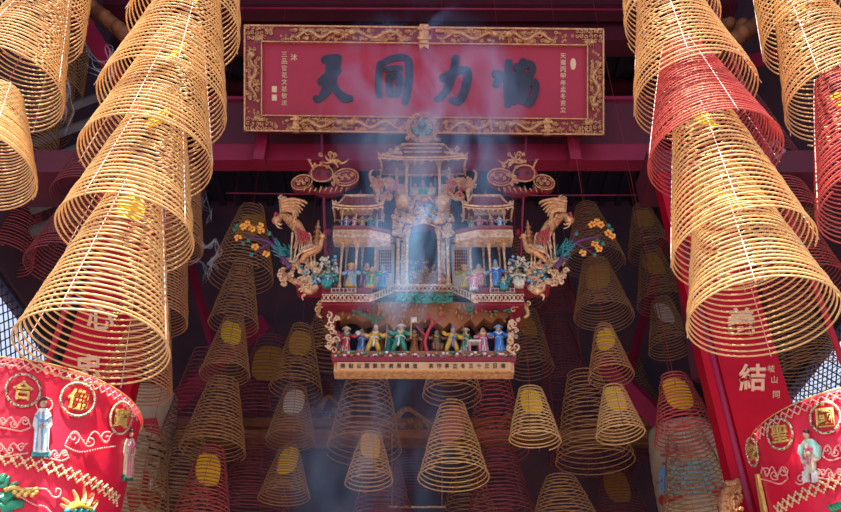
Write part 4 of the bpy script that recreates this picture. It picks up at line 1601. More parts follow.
# ------------------------------------------------------------------ figurines
def figurine(px, py, h, Y, robe, trim, label, group, pose='stand', hat='black', arm=(1.9, 1.2), legs=None, turn=0.0, prop=None):
    """small glazed figure: feet at photo point (px,py), height h px; arms = raise angles from hanging (left, right)"""
    p = at(px, py, Y)
    H = h * pxm(py, Y)
    root = thing('figurine', label, 'figurine', p, group)
    x, y, z = p

    def Q(a, b, c):
        ca, sa = math.cos(turn), math.sin(turn)
        return Vector((x + (a * ca - b * sa) * H, y + (a * sa + b * ca) * H, z + c * H))
    mb = MB()
    lean = .06 if pose == 'dance' else 0
    if legs == 'wide':
        mb.tube([Q(-.20, 0, .02), Q(-.15, -.02, .22), Q(-.05, 0, .46), Q(0, 0, .52)], [.055 * H, .085 * H, .10 * H, .10 * H], 8)
        mb.tube([Q(.20, 0, .02), Q(.15, -.02, .22), Q(.05, 0, .46), Q(0, 0, .52)], [.055 * H, .085 * H, .10 * H, .10 * H], 8)
        mb.tube([Q(0, 0, .40), Q(0, 0, .55), Q(lean, 0, .72), Q(lean, 0, .80)], [.15 * H, .13 * H, .145 * H, .05 * H], 10)
    elif pose == 'sit':
        mb.tube([Q(0, 0, .0), Q(0, 0, .25), Q(0, .02, .45), Q(lean, .02, .70), Q(lean, .02, .80)], [.20 * H, .22 * H, .17 * H, .15 * H, .05 * H], 10)
        for sg in (-1, 1):
            mb.tube([Q(sg * .06, 0, .30), Q(sg * .17, -.16, .28), Q(sg * .15, -.17, .03)], [.10 * H, .09 * H, .06 * H], 8)
    else:
        mb.tube([Q(0, 0, .01), Q(0, 0, .12), Q(.01, 0, .40), Q(lean, 0, .55), Q(lean, 0, .72), Q(lean, 0, .80)], [.19 * H, .17 * H, .14 * H, .115 * H, .14 * H, .05 * H], 10)
        for k in range(5):
            a = -math.pi / 2 + (k - 2) * .5
            mb.tube([Q(.17 * math.cos(a), .17 * math.sin(a), .02), Q(.11 * math.cos(a), .11 * math.sin(a), .48)], [.03 * H, .012 * H], 5)
    hands = []
    for sg, an in zip((-1, 1), arm):
        an = an * .55
        sh = Q(sg * .12 + lean, -.01, .72)
        el = Q(sg * (.12 + .15 * math.sin(an)) + lean, -.06, .72 - .17 * math.cos(an))
        a2 = an + .7
        ha = Q(sg * (.12 + .15 * math.sin(an) + .10 * math.sin(a2)) + lean, -.13, .72 - .17 * math.cos(an) - .13 * math.cos(a2))
        mb.tube([sh, el, ha], [.065 * H, .06 * H, .075 * H], 7)
        hands.append(ha + (ha - el).normalized() * .03 * H)
    rb = mb.build('robe', glaze(robe), root)
    mb = MB()
    mb.ball(Q(lean, -.01, .88), (.075 * H, .08 * H, .095 * H), 10, 8)
    mb.tube([Q(lean, 0, .76), Q(lean, 0, .84)], .04 * H, 7)
    mb.ball(Q(lean, -.09, .87), (.014 * H, .022 * H, .022 * H), 6, 5)
    for sg in (-1, 1):
        mb.ball(Q(lean + sg * .075, 0, .875), (.012 * H, .02 * H, .028 * H), 6, 5)
    mb.build('head', glaze('skin'), root)
    for ha in hands:
        MB().ball(ha, (.032 * H, .03 * H, .038 * H), 7, 5).build('hand', glaze('skin'), root)
    mb = MB()
    if hat == 'tall':
        mb.tube([Q(lean, 0, .93), Q(lean, .01, 1.0), Q(lean, .02, 1.10)], [.085 * H, .07 * H, .05 * H], 8)
    elif hat == 'brim':
        mb.tube([Q(lean, 0, .925), Q(lean, 0, .945), Q(lean, 0, 1.04)], [.16 * H, .14 * H, .03 * H], 10)
    else:
        mb.ball(Q(lean, .015, .925), (.082 * H, .085 * H, .065 * H), 9, 6)
        mb.ball(Q(lean, .02, 1.0), (.035 * H, .035 * H, .04 * H), 7, 5)
    mb.build('hat', glaze({'black': 'black', 'tall': trim, 'brim': trim}.get(hat, 'black')), root)
    mb = MB()
    r = .15 if legs == 'wide' or pose == 'sit' else .125
    mb.tube([Q(lean * .5 + r * math.cos(a), r * math.sin(a), .53) for a in [k * math.pi / 6 for k in range(12)]], .022 * H, 5, True)
    mb.tube([Q(.02, -r, .53), Q(.03, -r - .03, .30), Q(.0, -r - .02, .16)], [.03 * H, .03 * H, .045 * H], 5)
    mb.tube([Q(-.09 + lean, -.12, .76), Q(lean, -.15, .66), Q(.09 + lean, -.12, .76)], .02 * H, 5)
    mb.build('sash', glaze(trim), root)
    if pose != 'sit' and legs != 'wide':
        mb = MB()
        mb.lathe((x, y, z), [(.20 * H, .0), (.185 * H, .06 * H), (.155 * H, .22 * H), (.15 * H, .23 * H)], 10)
        mb.build('skirt', glaze(trim), root)
    mb = MB()
    mb.tube([Q(-.15 + lean, -.02, .735), Q(-.07 + lean, -.10, .70), Q(lean, -.14, .60), Q(.07 + lean, -.10, .70), Q(.15 + lean, -.02, .735)], .032 * H, 6)
    mb.build('collar', glaze({'white': 'yellow', 'cream': 'green', 'yellow': 'red', 'sky': 'white'}.get(trim, 'yellow')), root)
    if prop:
        mb = MB()
        ha = hands[1]
        if prop == 'staff':
            mb.tube([ha + Vector((-.02 * H, 0, -.5 * H)), ha + Vector((.03 * H, 0, .5 * H))], .016 * H, 5)
        elif prop == 'fan':
            mb.ball(ha + Vector((0, 0, .1 * H)), (.09 * H, .012 * H, .10 * H), 8, 6)
        elif prop == 'flag':
            mb.tube([ha + Vector((0, 0, -.2 * H)), ha + Vector((0, 0, .6 * H))], .014 * H, 5)
            mb.box(ha + Vector((.09 * H, 0, .48 * H)), (.18 * H, .012 * H, .2 * H))
        mb.build(prop, glaze('cream' if prop != 'staff' else 'orange'), root)


GS = 'glazed figures on the lowest stage of the shrine'
GB = 'glazed figures on the upper balconies of the shrine'
GM = 'glazed figures on the middle deck of the shrine'
F1 = SY + .03
figurine(345, 353, 30, F1, 'red', 'cream', 'red robed figurine with cream sash, first from left on the lowest stage', GS, 'stand', 'brim', (1.2, 1.9), None, .3, 'fan')
figurine(337, 353, 26, F1 + .1, 'cream', 'pink', 'cream robed figurine squeezed in the left corner of the lowest stage', GS, 'stand', 'black', (.6, .8), None, .4)
figurine(361, 353, 29, F1 + .08, 'blue', 'white', 'bright blue figurine just left of the yellow one on the lowest stage', GS, 'stand', 'black', (1.4, .7), None, .2)
figurine(373, 353, 31, F1 - .02, 'yellow', 'white', 'yellow figurine with legs wide and arms spread on the lowest stage', GS, 'dance', 'tall', (1.5, 1.5), 'wide', 0, 'staff')
figurine(388, 353, 26, F1 + .08, 'teal', 'green', 'small teal figurine between the yellow and dark green ones on the lowest stage', GS, 'stand', 'black', (1.7, .6), None, .3)
figurine(399, 353, 33, F1, 'green', 'white', 'dark green dancer with white trailing sash on the lowest stage', GS, 'dance', 'brim', (2.3, 1.3), 'wide', -.2, 'flag')
figurine(414, 353, 28, F1 + .08, 'brown', 'orange', 'brown robed figurine left of the red trunk on the lowest stage', GS, 'stand', 'black', (.5, .5))
figurine(437, 353, 27, F1 + .06, 'brown', 'green', 'crouching brown figurine with green sash right of the red trunk', GS, 'sit', 'black', (1.0, 1.4), None, .2)
figurine(452, 353, 30, F1, 'yellow', 'blue', 'yellow trousered figurine in blue and white apron on the lowest stage', GS, 'dance', 'tall', (2.2, 1.0), 'wide', .1, 'staff')
figurine(465, 353, 29, F1 + .04, 'green', 'white', 'green figurine bending beside the small table on the lowest stage', GS, 'dance', 'brim', (1.1, .7), None, .5)
figurine(484, 353, 30, F1, 'pink', 'white', 'pink robed figurine behind the small table on the lowest stage', GS, 'stand', 'black', (1.0, 1.2))
figurine(500, 353, 32, F1 - .02, 'blue', 'sky', 'broad blue robed figurine near the right end of the lowest stage', GS, 'stand', 'brim', (1.5, 1.5))
figurine(511, 353, 30, F1 + .06, 'cream', 'green', 'cream figurine squeezed in the right corner of the lowest stage', GS, 'stand', 'tall', (1.6, .7), None, -.4)
p = at(475, 353, F1 - .04)
root = thing('table', 'tiny cream table with round feet on the lowest shrine stage', 'table', p)
mb = MB(False).box((p.x, p.y, p.z + .085), (.09, .06, .014))
mb.build('table_top', glaze('cream'), root)
for a in (-1, 1):
    for b in (-1, 1):
        MB(False).box((p.x + a * .035, p.y + b * .022, p.z + .04), (.012, .012, .08)).build('leg', glaze('pink'), root)
# middle deck
D1 = SY + .0
figurine(350, 288, 30, D1, 'sky', 'yellow', 'sky blue robed figurine standing between the left pavilion columns', GM, 'stand', 'brim', (.6, 1.0))
figurine(370, 288, 27, D1 - .02, 'green', 'yellow', 'green figurine in front of the left inner column of the middle deck', GM, 'dance', 'black', (1.4, 1.8), None, .2)
figurine(382, 288, 26, D1 + .08, 'blue', 'sky', 'blue figurine in front of the left purple lattice', GM, 'stand', 'tall', (.9, .6))
figurine(366, 288, 31, D1 + .12, 'purple', 'pink', 'purple robed figurine standing at the back of the left middle deck', GM, 'stand', 'black', (.5, .9))
figurine(440, 288, 27, SY + .22, 'brown', 'pink', 'dark robed figurine leaning by the right side of the central arch', GM, 'stand', 'black', (1.3, .6), None, .3)
figurine(465, 288, 28, D1 + .08, 'olive', 'yellow', 'olive robed figurine in front of the right purple lattice', GM, 'stand', 'brim', (1.4, .8))
figurine(474, 290, 25, D1 - .04, 'pink', 'white', 'pink figurine in front of the right inner column of the middle deck', GM, 'dance', 'black', (1.1, 1.3), None, -.2)
figurine(480, 288, 30, D1 + .12, 'cream', 'pink', 'cream robed figurine standing at the back of the right middle deck', GM, 'stand', 'black', (.6, .9))
figurine(497, 287, 31, D1 + .02, 'blue', 'sky', 'tall blue robed figurine standing between the right pavilion columns', GM, 'stand', 'tall', (.6, .9))
figurine(504, 291, 18, D1 - .05, 'teal', 'white', 'small teal seated figurine before the right pavilion', GM, 'sit', 'black', (1.1, .9))
figurine(327, 288, 24, D1 - .03, 'teal', 'cream', 'teal robed figurine at the outer end of the left middle deck', GM, 'sit', 'black', (1.0, 1.2))
figurine(519, 288, 24, D1 - .03, 'cream', 'teal', 'cream robed figurine at the outer end of the right middle deck', GM, 'sit', 'black', (1.0, 1.2))
# upper balconies
for s in (-1, 1):
    nm = 'left' if s < 0 else 'right'
    for k, (px, c, t) in enumerate(((346, 'blue', 'white'), (354, 'pink', 'white'), (362, 'olive', 'yellow'), (370, 'teal', 'sky')) if s < 0 else ((346, 'sky', 'white'), (354, 'brown', 'pink'), (366, 'pink', 'brown'), (374, 'green', 'yellow'))):
        figurine(mir(px, s), 229, 17, SY + .02 + .05 * (k > 2), c, t, '%s robed figurine on the small upper %s balcony' % ({'sky': 'pale blue'}.get(c, c), nm), GB, 'stand', 'black', (.8, 1.1))
# gods in the top pavilion
for px, c, hh in ((415, 'cream', 17), (423, 'teal', 20), (431, 'cream', 17)):
    figurine(px, 197, hh, TY + .12, c, 'yellow', '%s deity figurine %s in the top pavilion of the shrine' % (c, {415: 'on the left', 423: 'in the middle', 431: 'on the right'}[px]), 'deities in the top pavilion', 'sit', 'tall', (.7, .7))
# ------------------------------------------------------------------ embroidered red canopies
LR[0] = 1.0
M_silk = mat('red_silk', PAL['silk'], 0.42, 0, (0.62, 0.008, 0.035), 5, 0.8, 0.12, 22, 0.5)
M_bead = mat('bead_gold', (0.85, 0.60, 0.35), 0.3, 0.2, (0.6, 0.35, 0.18), 60, 0.6)
M_beadp = mat('bead_pink', (0.85, 0.42, 0.36), 0.3, 0.1, (0.7, 0.25, 0.22), 60, 0.6)
M_beadd = mat('bead_dark', (0.10, 0.05, 0.03), 0.3, 0.2, (0.75, 0.62, 0.40), 90, 0.25)
M_goldth = mat('gold_thread', (0.85, 0.55, 0.16), 0.4, 0.3, (0.55, 0.30, 0.08), 60, 0.6, 0.5, 150)


def canopy(axpx, topy, edge, edgey, Yc, label, seed):
    """upright cloth drum; its axis at photo x axpx, its side edge at photo (edge, edgey)"""
    rr = ray(edge, edgey)
    r1 = ray(axpx, edgey)
    cx, cy = r1.x / r1.y * Yc, Yc
    # radius: distance of the axis from the edge ray (seen from above)
    l = math.hypot(rr.x, rr.y)
    R = abs(rr.x * cy - rr.y * cx) / l
    zt = CAMZ + (cy - R) * math.tan(PITCH + math.atan((256 - topy) / F))
    zb = zof(560, Yc)
    root = thing('canopy', label, 'canopy', (cx, cy, zb), 'red beaded cloth canopies')
    mb = MB()
    rnd = random.Random(seed)
    n, m = 120, 14
    ph = [rnd.uniform(0, 6.3) for _ in range(5)]

    def rad(a, t):
        f = .35 + .65 * t
        return R * (1 + f * (.006 * math.sin(7 * a + ph[0]) + .005 * math.sin(13 * a + ph[1]) + .0035 * math.sin(23 * a + ph[2])) - .010)
    vs = []
    for th in (0, -.008):
        for j in range(m + 1):
            t = j / m
            for k in range(n):
                a = 2 * math.pi * k / n
                q = rad(a, t) + th
                vs.append((cx + q * math.cos(a), cy + q * math.sin(a), zt + (zb - zt) * t))
    o = (m + 1) * n
    fs = []
    for j in range(m):
        for k in range(n):
            k2 = (k + 1) % n
            fs.append((j * n + k, (j + 1) * n + k, (j + 1) * n + k2, j * n + k2))
            fs.append((o + j * n + k, o + j * n + k2, o + (j + 1) * n + k2, o + (j + 1) * n + k))
    for k in range(n):
        k2 = (k + 1) % n
        fs.append((m * n + k, o + m * n + k, o + m * n + k2, m * n + k2))
    fs.append(tuple(range(n)))
    mb.add(vs, fs)
    mb.build('cloth', M_silk, root)
    P = (cx, cy, zt)
    MB().tube([P, (cx, cy, 11.9)], .02, 6).build('hanging_pole', M_cord, root)
    return root, cplane(cx, cy, R), (cx, cy, R, zt, zb)


def beadline(mb, fn, pts, r, step, d=.008):
    P = spline(pts, 8) if len(pts) > 2 else [tuple(a + (b - a) * i / 20 for a, b in zip(pts[0], pts[1])) for i in range(21)]
    acc = 0
    last = P[0]
    mb.ball(fn(*last, d), r, 6, 4)
    for q in P[1:]:
        acc += math.hypot(q[0] - last[0], q[1] - last[1])
        last = q
        if acc >= step:
            mb.ball(fn(*q, d), r, 6, 4)
            acc = 0


def band(mb, C, dz, h, nz, r, a0, a1, gap=.011):
    """two crossing zigzags of beads round the drum, dz below its top"""
    cx, cy, R, zt, zb = C
    path = math.hypot(2 * h, 2 * math.pi * R / nz)
    per = max(4, round(path / gap / 2) * 2)
    steps = int(nz * abs(a1 - a0) / (2 * math.pi) * per)
    for i in range(steps + 1):
        a = a0 + (a1 - a0) * i / steps
        w = (a * nz / (2 * math.pi)) % 1
        tri = abs(w * 2 - 1)
        for q in (tri, 1 - tri):
            mb.ball((cx + (R + .006) * math.cos(a), cy + (R + .006) * math.sin(a), zt - dz - h / 2 + (q - .5) * h), r, 6, 4)


def ringpts(cx, cy, rx, ry, rot=0, n=26):
    return [(cx + rx * math.cos(a) * math.cos(rot) - ry * math.sin(a) * math.sin(rot), cy + rx * math.cos(a) * math.sin(rot) + ry * math.sin(a) * math.cos(rot)) for a in [i / n * 2 * math.pi for i in range(n + 1)]]


def medallion(root, fn, cx, cy, rx, ry, ch, rot=0, w=1.0):
    mb = MB()
    beadline(mb, fn, ringpts(cx, cy, rx, ry, rot), .0085, 1.5)
    p = part_stuff(mb.build('medallion_ring', M_beadd, root))
    mb = MB(False)
    ca, sa = math.cos(rot), math.sin(rot)
    s = min(rx, ry) * 1.45

    def f2(x, y, d):
        dx, dy = (x - cx) * w, y - cy
        return fn(cx + dx * ca - dy * sa, cy + dx * sa + dy * ca, d)
    mb.glyph(f2, ch, cx, cy, max(rx, ry) * 1.2, .0, .016, .02, 1.0)
    mb.build('medallion_character', M_goldth, p)


def cloudline(mb, fn, cx, cy, w, h, flip=1):
    pts = []
    for i in range(13):
        t = i / 12
        pts.append((cx - flip * w / 2 + flip * w * t, cy + h * .35 - abs(math.sin(t * math.pi * 2.5)) * h * .6))
    beadline(mb, fn, pts, .0055, 1.1)
    beadline(mb, fn, [(cx - flip * w / 2, cy + h * .35), (cx - flip * w * .2, cy + h * .6), (cx + flip * w * .2, cy + h * .45), (cx + flip * w / 2, cy + h * .35)], .0055, 1.1)
    for k, o in enumerate((-.32, 0, .33)):
        beadline(mb, fn, scrollpts(cx + flip * w * o, cy + (k % 2) * h * .15, h * .26, 1.2, k * 2, flip, 14), .0050, 1.0)


# left canopy
root, fn, C = canopy(30, 357, 143, 420, 4.62, 'red beaded cloth canopy with gold character medallions at lower left', 3)
mb = MB()
band(mb, C, .015, .055, 44, .0062, -math.pi, 0, .0125)
part_stuff(mb.build('beaded_border', M_beadp, root))
mb = MB()
cx, cy, R, zt, zb = C
zz = fn(60, 474).z
band(mb, C, zt - zz - .045, .060, 38, .0085, -math.pi, 0, .0165)
part_stuff(mb.build('beaded_border', M_bead, root))
mb = MB()
mb.tube([(cx + (R + .004) * math.cos(a), cy + (R + .004) * math.sin(a), zt) for a in [k * math.pi / 30 for k in range(60)]], .004, 5, True)
mb.build('edge_cord', M_goldth, root)
medallion(root, fn, 23, 391, 17, 16, '合', .1)
medallion(root, fn, 77, 400, 17, 16.5, '佛', .2)
medallion(root, fn, 120, 418, 10.5, 16, '寶', .15, .75)
mb = MB()
cloudline(mb, fn, 89, 438, 50, 24, 1)
part_stuff(mb.build('beaded_cloud', M_beadp, root))
mb = MB()
cloudline(mb, fn, 14, 422, 34, 16, -1)
part_stuff(mb.build('beaded_cloud', M_beadp, root))
mb = MB()
cloudline(mb, fn, 10, 448, 34, 16, 1)
part_stuff(mb.build('beaded_cloud', M_beadp, root))
mb = MB()
cloudline(mb, fn, 56, 454, 24, 12, -1)
part_stuff(mb.build('beaded_cloud', M_beadp, root))
mb = MB()
beadline(mb, fn, [(36, 489), (46, 490), (52, 497), (58, 497), (60, 491), (56, 489), (55, 493)], .0055, 1.2)
part_stuff(mb.build('beaded_cloud', M_beadp, root))
mb = MB()
beadline(mb, fn, [(20, 497), (34, 505), (44, 507), (50, 513)], .0055, 1.2)
part_stuff(mb.build('beaded_cloud', M_beadp, root))


def robed(root, fn, cx, top, bot, w, body, trim, base, headr=3.0, lean=0.0):
    """appliqued robed figure"""
    h = bot - top

    def T(x, y):
        return (cx + x * w + lean * (y), top + y * h)
    mb = MB(False)
    mb.patch(fn, [T(-.22, .18), T(.22, .18), T(.42, .3), (T(.50, .48)), T(.38, .55), T(.36, .98), T(0, 1.0), T(-.40, .98), T(-.38, .55), T(-.50, .48), T(-.42, .3)], 0, .022)
    fig = mb.build('embroidered_figure', glaze(body), root)
    mb = MB()
    mb.ball(fn(*T(0, .09), .018), (headr * .0062, headr * .005, headr * .0075), 8, 6)
    mb.ball(fn(*T(-.08, .52), .028), .010, 6, 5)
    mb.ball(fn(*T(.08, .50), .028), .010, 6, 5)
    mb.build('head', glaze('skin'), fig)
    mb = MB()
    mb.ball(fn(*T(0, .02), .018), (headr * .006, headr * .005, headr * .0045), 8, 6)
    mb.build('hair', glaze('black'), fig)
    mb = MB()
    for x in (-.2, .0, .2):
        mb.line(fn, [T(x, .25), T(x * 1.2, .6), T(x * 1.4, .95)], .0045, .024, 4)
    mb.line(fn, [T(-.4, .32), T(0, .42), T(.4, .32)], .006, .026, 4)
    mb.build('robe_trim', glaze(trim), fig)
    mb = MB(False)
    mb.patch(fn, [T(-.42, .93), T(.42, .93), T(.5, 1.06), T(-.5, 1.06)], 0, .018)
    mb.build('ground_tuft', glaze(base), fig)
    return fig


robed(root, fn, 43, 400, 454, 19, 'white', 'sky', 'teal', 3.2, -3)
robed(root, fn, 129, 430, 478, 9, 'cream', 'pink', 'leaf', 2.4, -3)
mb = MB()
beadline(mb, fn, ringpts(44, 405, 8, 7), .0055, 1.3)
mb.build('halo', M_beadp, root)
# green dragon head and flames at the bottom
mb = MB()
for (a, b, w) in (((0, 500), (18, 492), .05), ((0, 508), (24, 504), .06), ((2, 488), (10, 476), .03), ((6, 492), (18, 482), .025), ((0, 482), (6, 474), .03)):
    mb.line(fn, [a, ((a[0] + b[0]) / 2, (a[1] + b[1]) / 2 - 2), b], (w, w * .35), .0, 6, 4, False, .4)
mb.build('embroidered_dragon', glaze('green'), root)
mb = MB()
for k in range(7):
    mb.ball(fn(14 + k * 3.4, 493 + (k % 2) * 3, .02), (.016, .012, .014), 7, 5)
mb.line(fn, [(4, 492), (12, 489), (24, 491), (36, 490)], .012, .02, 5)
part_stuff(mb.build('dragon_scales', M_goldth, root))
mb = MB()
for (x, y, dx, dy) in ((70, 510, -8, -12), (76, 506, -3, -16), (82, 504, 2, -17), (86, 506, 8, -14), (90, 510, 8, -10), (66, 512, -6, -8)):
    mb.line(fn, [(x, y), (x + dx * .4 + 1.5, y + dy * .5), (x + dx, y + dy)], (.026, .006), .0, 6, 4, False, .4)
part_stuff(mb.build('embroidered_flame', mat('flame_orange', (.85, .28, .08), .4, 0, (.7, .42, .2), 60, .5), root))
mb = MB()
mb.line(fn, [(68, 508), (78, 504), (90, 508)], .028, .005, 6, 4, False, .4)
part_stuff(mb.build('dragon_brow', glaze('yellow'), root))
mb = MB()
for k in range(5):
    mb.ball(fn(66 + k * 6, 511, .01), (.022, .012, .018), 7, 5)
part_stuff(mb.build('dragon_brow', glaze('teal'), root))

# right canopy
root, fn, C = canopy(868, 377, 745, 432, 4.62, 'red beaded cloth canopy with gold character medallions at lower right', 8)
mb = MB()
band(mb, C, .015, .055, 44, .0062, -math.pi, 0, .0125)
part_stuff(mb.build('beaded_border', M_beadp, root))
cx, cy, R, zt, zb = C
zz = fn(815, 493).z
mb = MB()
band(mb, C, zt - zz - .045, .060, 38, .0085, -math.pi, 0, .0165)
part_stuff(mb.build('beaded_border', M_bead, root))
mb = MB()
mb.tube([(cx + (R + .004) * math.cos(a), cy + (R + .004) * math.sin(a), zt) for a in [k * math.pi / 30 for k in range(60)]], .004, 5, True)
mb.build('edge_cord', M_goldth, root)
medallion(root, fn, 826, 418, 15, 15.5, '國', -.1)
medallion(root, fn, 781, 434, 12.5, 15.5, '聖', -.15, .85)
medallion(root, fn, 753.5, 452, 5.5, 14, '安', -.15, .5)
mb = MB()
cloudline(mb, fn, 776, 472, 26, 20, -1)
part_stuff(mb.build('beaded_cloud', M_beadp, root))
mb = MB()
cloudline(mb, fn, 836, 450, 26, 18, 1)
part_stuff(mb.build('beaded_cloud', M_beadp, root))
mb = MB()
cloudline(mb, fn, 832, 473, 26, 14, -1)
part_stuff(mb.build('beaded_cloud', M_beadp, root))
mb = MB()
beadline(mb, fn, scrollpts(802, 479, 6, 1.4, 0, 1, 20), .0055, 1.1)
part_stuff(mb.build('beaded_cloud', M_beadp, root))


def T(x, y):
    return (811 + x, 432 + y)


mb = MB(False)
mb.patch(fn, [T(-4, 8), T(3, 8), T(10, 16), T(9, 28), T(5, 30), T(6, 40), T(-3, 42), T(-8, 28), T(-10, 16)], 0, .022)
fig = mb.build('embroidered_figure', glaze('cream'), root)
mb = MB(False)
mb.patch(fn, [T(-1, 8), T(4, 8), T(11, 16), T(10, 27), T(5, 22), T(1, 14)], .0, .03)
mb.patch(fn, [T(-9, 14), T(-4, 12), T(-6, 26), T(-10, 22)], 0, .03)
mb.build('robe_trim', mat('turquoise_silk', (.25, .55, .48), .4, 0, (.4, .65, .55), 40, .5), fig)
mb = MB(False)
for a in (-6, 3):
    mb.patch(fn, [T(a - 1, 40), T(a + 5, 39), T(a + 5.5, 50), T(a, 51)], 0, .018)
mb.build('trousers', glaze('white'), fig)
mb = MB()
mb.ball(fn(*T(-3, 4), .018), (.019, .015, .024), 8, 6)
mb.ball(fn(*T(-2, 24), .03), (.014, .012, .014), 7, 5)
mb.ball(fn(*T(1, 23), .03), (.014, .012, .014), 7, 5)
mb.build('head', glaze('skin'), fig)
mb = MB()
mb.ball(fn(*T(-3, .5), .018), (.019, .015, .014), 8, 6)
mb.build('hair', glaze('black'), fig)
mb = MB()
curls(mb, fn, 805, 446, 816, 470, 10, 1.2, 2.4, (.003, .006), .024, 5)
part_stuff(mb.build('robe_pattern', glaze('pink'), fig))
mb = MB(False)
mb.patch(fn, [(758, 474), (760, 474), (768, 512), (764, 512)], 0, .02)
mb.build('gold_ribbon', M_goldth, root)
mb = MB()
for k in range(5):
    mb.ball(fn(834 + k * 3, 508 - k, .01), (.03, .014, .02), 7, 5)
mb.build('embroidered_dragon', glaze('green'), root)

# ------------------------------------------------------------------ painted paper lanterns
def drum(px, py, w, h, Y, name, label, mats):
    """ribbed round lantern with painted patches"""
    R = w * pxm(py, Y) / 2
    H = h * pxm(py, Y) / 2 / CS
    c = at(px, py, Y)
    root = thing(name, label, 'lantern', (c.x, c.y, c.z - H))
    pr = []
    n = 26
    for i in range(n + 1):
        t = i / n
        q = R * (1 - .10 * abs(2 * t - 1) ** 3)
        pr.append((q * (1 + (.012 if i % 2 else 0)), -H + 2 * H * t))
    mb = MB().lathe(c, pr, 40)
    mb.build('lantern_body', mats, root)
    mb = MB()
    mb.lathe(c + Vector((0, 0, H)), [(R * .5, -.01), (R * .5, .05), (R * .4, .06)], 24)
    mb.tube([c + Vector((0, 0, H)), (c.x, c.y, 11.9)], .006, 5)
    mb.build('lantern_cap', M_carvered, root)
    mb = MB()
    mb.lathe(c - Vector((0, 0, H)), [(R * .4, -.06), (R * .5, -.05), (R * .5, .01)], 24)
    mb.build('lantern_foot', M_carvered, root)
    return root, cplane(c.x, c.y, R * 1.0), c, R, H


M_paper = mat('lantern_paper', (.66, .48, .32), .6, 0, (.42, .27, .17), 5, .8)
root, fn, c, R, H = drum(696, 500, 76, 118, 8.7, 'paper_lantern', 'cream painted lantern with turquoise scales and red petals at lower right', M_paper)
mb = MB(False)
for r_ in range(7):
    for q in range(7):
        x, y = 672 + q * 6 + (r_ % 2) * 3, 462 + r_ * 5
        mb.patch(fn, [(x - 2.8, y), (x + 2.8, y), (x + 2.2, y + 3.6), (x, y + 5), (x - 2.2, y + 3.6)], 0, .024)
part_stuff(mb.build('painted_scales', mat('paint_turquoise', (.14, .36, .40), .5, 0, (.3, .42, .40), 25, .6), root))
mb = MB(False)
for (x, y) in ((668, 500), (680, 492), (694, 488), (708, 488), (720, 494)):
    mb.patch(fn, [(x + 8 * math.cos(a), y + 6.5 * math.sin(a)) for a in [k * math.pi / 7 for k in range(14)]], 0, .020)
part_stuff(mb.build('painted_petals', mat('paint_red', (.5, .02, .03), .5), root))
mb = MB(False)
for (x, y) in ((674, 508), (690, 502), (706, 500)):
    mb.patch(fn, [(x + 9 * math.cos(a), y + 6 * math.sin(a)) for a in [k * math.pi / 7 for k in range(14)]], 0, .028)
part_stuff(mb.build('painted_petals', M_paper, root))
mb = MB(False)
rnd = random.Random(3)
for i in range(46):
    x, y = rnd.uniform(660, 686), rnd.uniform(446, 490)
    mb.patch(fn, [(x - 2, y - 1), (x + 2, y - 1.5), (x + 1.5, y + 1.5), (x - 1.5, y + 1)], 0, .024)
part_stuff(mb.build('painted_robe', mat('paint_rust', (.42, .07, .03), .5, 0, (.12, .16, .22), 30, .4), root))
mb = MB(False)
mb.patch(fn, [(661, 470), (666, 466), (669, 484), (665, 496), (661, 488)], 0, .028)
mb.build('painted_sleeve', glaze('sky'), root)

root, fn, c, R, H = drum(132, 470, 68, 130, 8.4, 'paper_lantern', 'red white and black striped lantern beside the left red canopy', M_paper)
mb = MB(False)
for k in range(4):
    y = 447 + k * 5.5
    mb.patch(fn, [(148, y), (164, y + 5), (164, y + 7.6), (148, y + 2.6)], 0, .022)
mb.patch(fn, [(146, 436), (162, 444), (163, 448), (147, 440)], 0, .024)
part_stuff(mb.build('painted_stripes', M_ink, root))
mb = MB(False)
mb.patch(fn, [(144, 470), (162, 480), (160, 500), (150, 512), (140, 500)], 0, .020)
mb.patch(fn, [(140, 420), (156, 418), (160, 436), (146, 432)], 0, .020)
mb.patch(fn, [(126, 492), (136, 488), (140, 506), (130, 514)], 0, .020)
part_stuff(mb.build('painted_patches', mat('paint_red', (.5, .02, .03), .5), root))
mb = MB(False)
for (x, y) in ((151, 484), (156, 488), (161, 492)):
    mb.patch(fn, [(x - 1, y - 4), (x + 1.2, y - 4), (x + 1.2, y + 5), (x - 1, y + 5)], 0, .028)
part_stuff(mb.build('painted_marks', glaze('white'), root))

# small gilt dragon finial before the right pillar
fn = vplane(PY - .14)
root = thing('dragon_bracket', 'small gilt dragon bracket at the foot of the visible right pillar', 'ornament', at(733, 512, PY - .1))
mb = MB()
mb.line(fn, [(728, 514), (726, 502), (730, 492), (736, 486), (738, 479)], [.06, .05, .05, .04, .015], 0, 8)
curls(mb, fn, 724, 484, 740, 512, 22, 1.5, 3.4, (.006, .013), .04, 77)
mb.build('dragon_body', M_gold, root)
MB(False).boxpx(729, 500, 741, 560, PY - .12, .12).build('bracket_back', M_carvered, root)

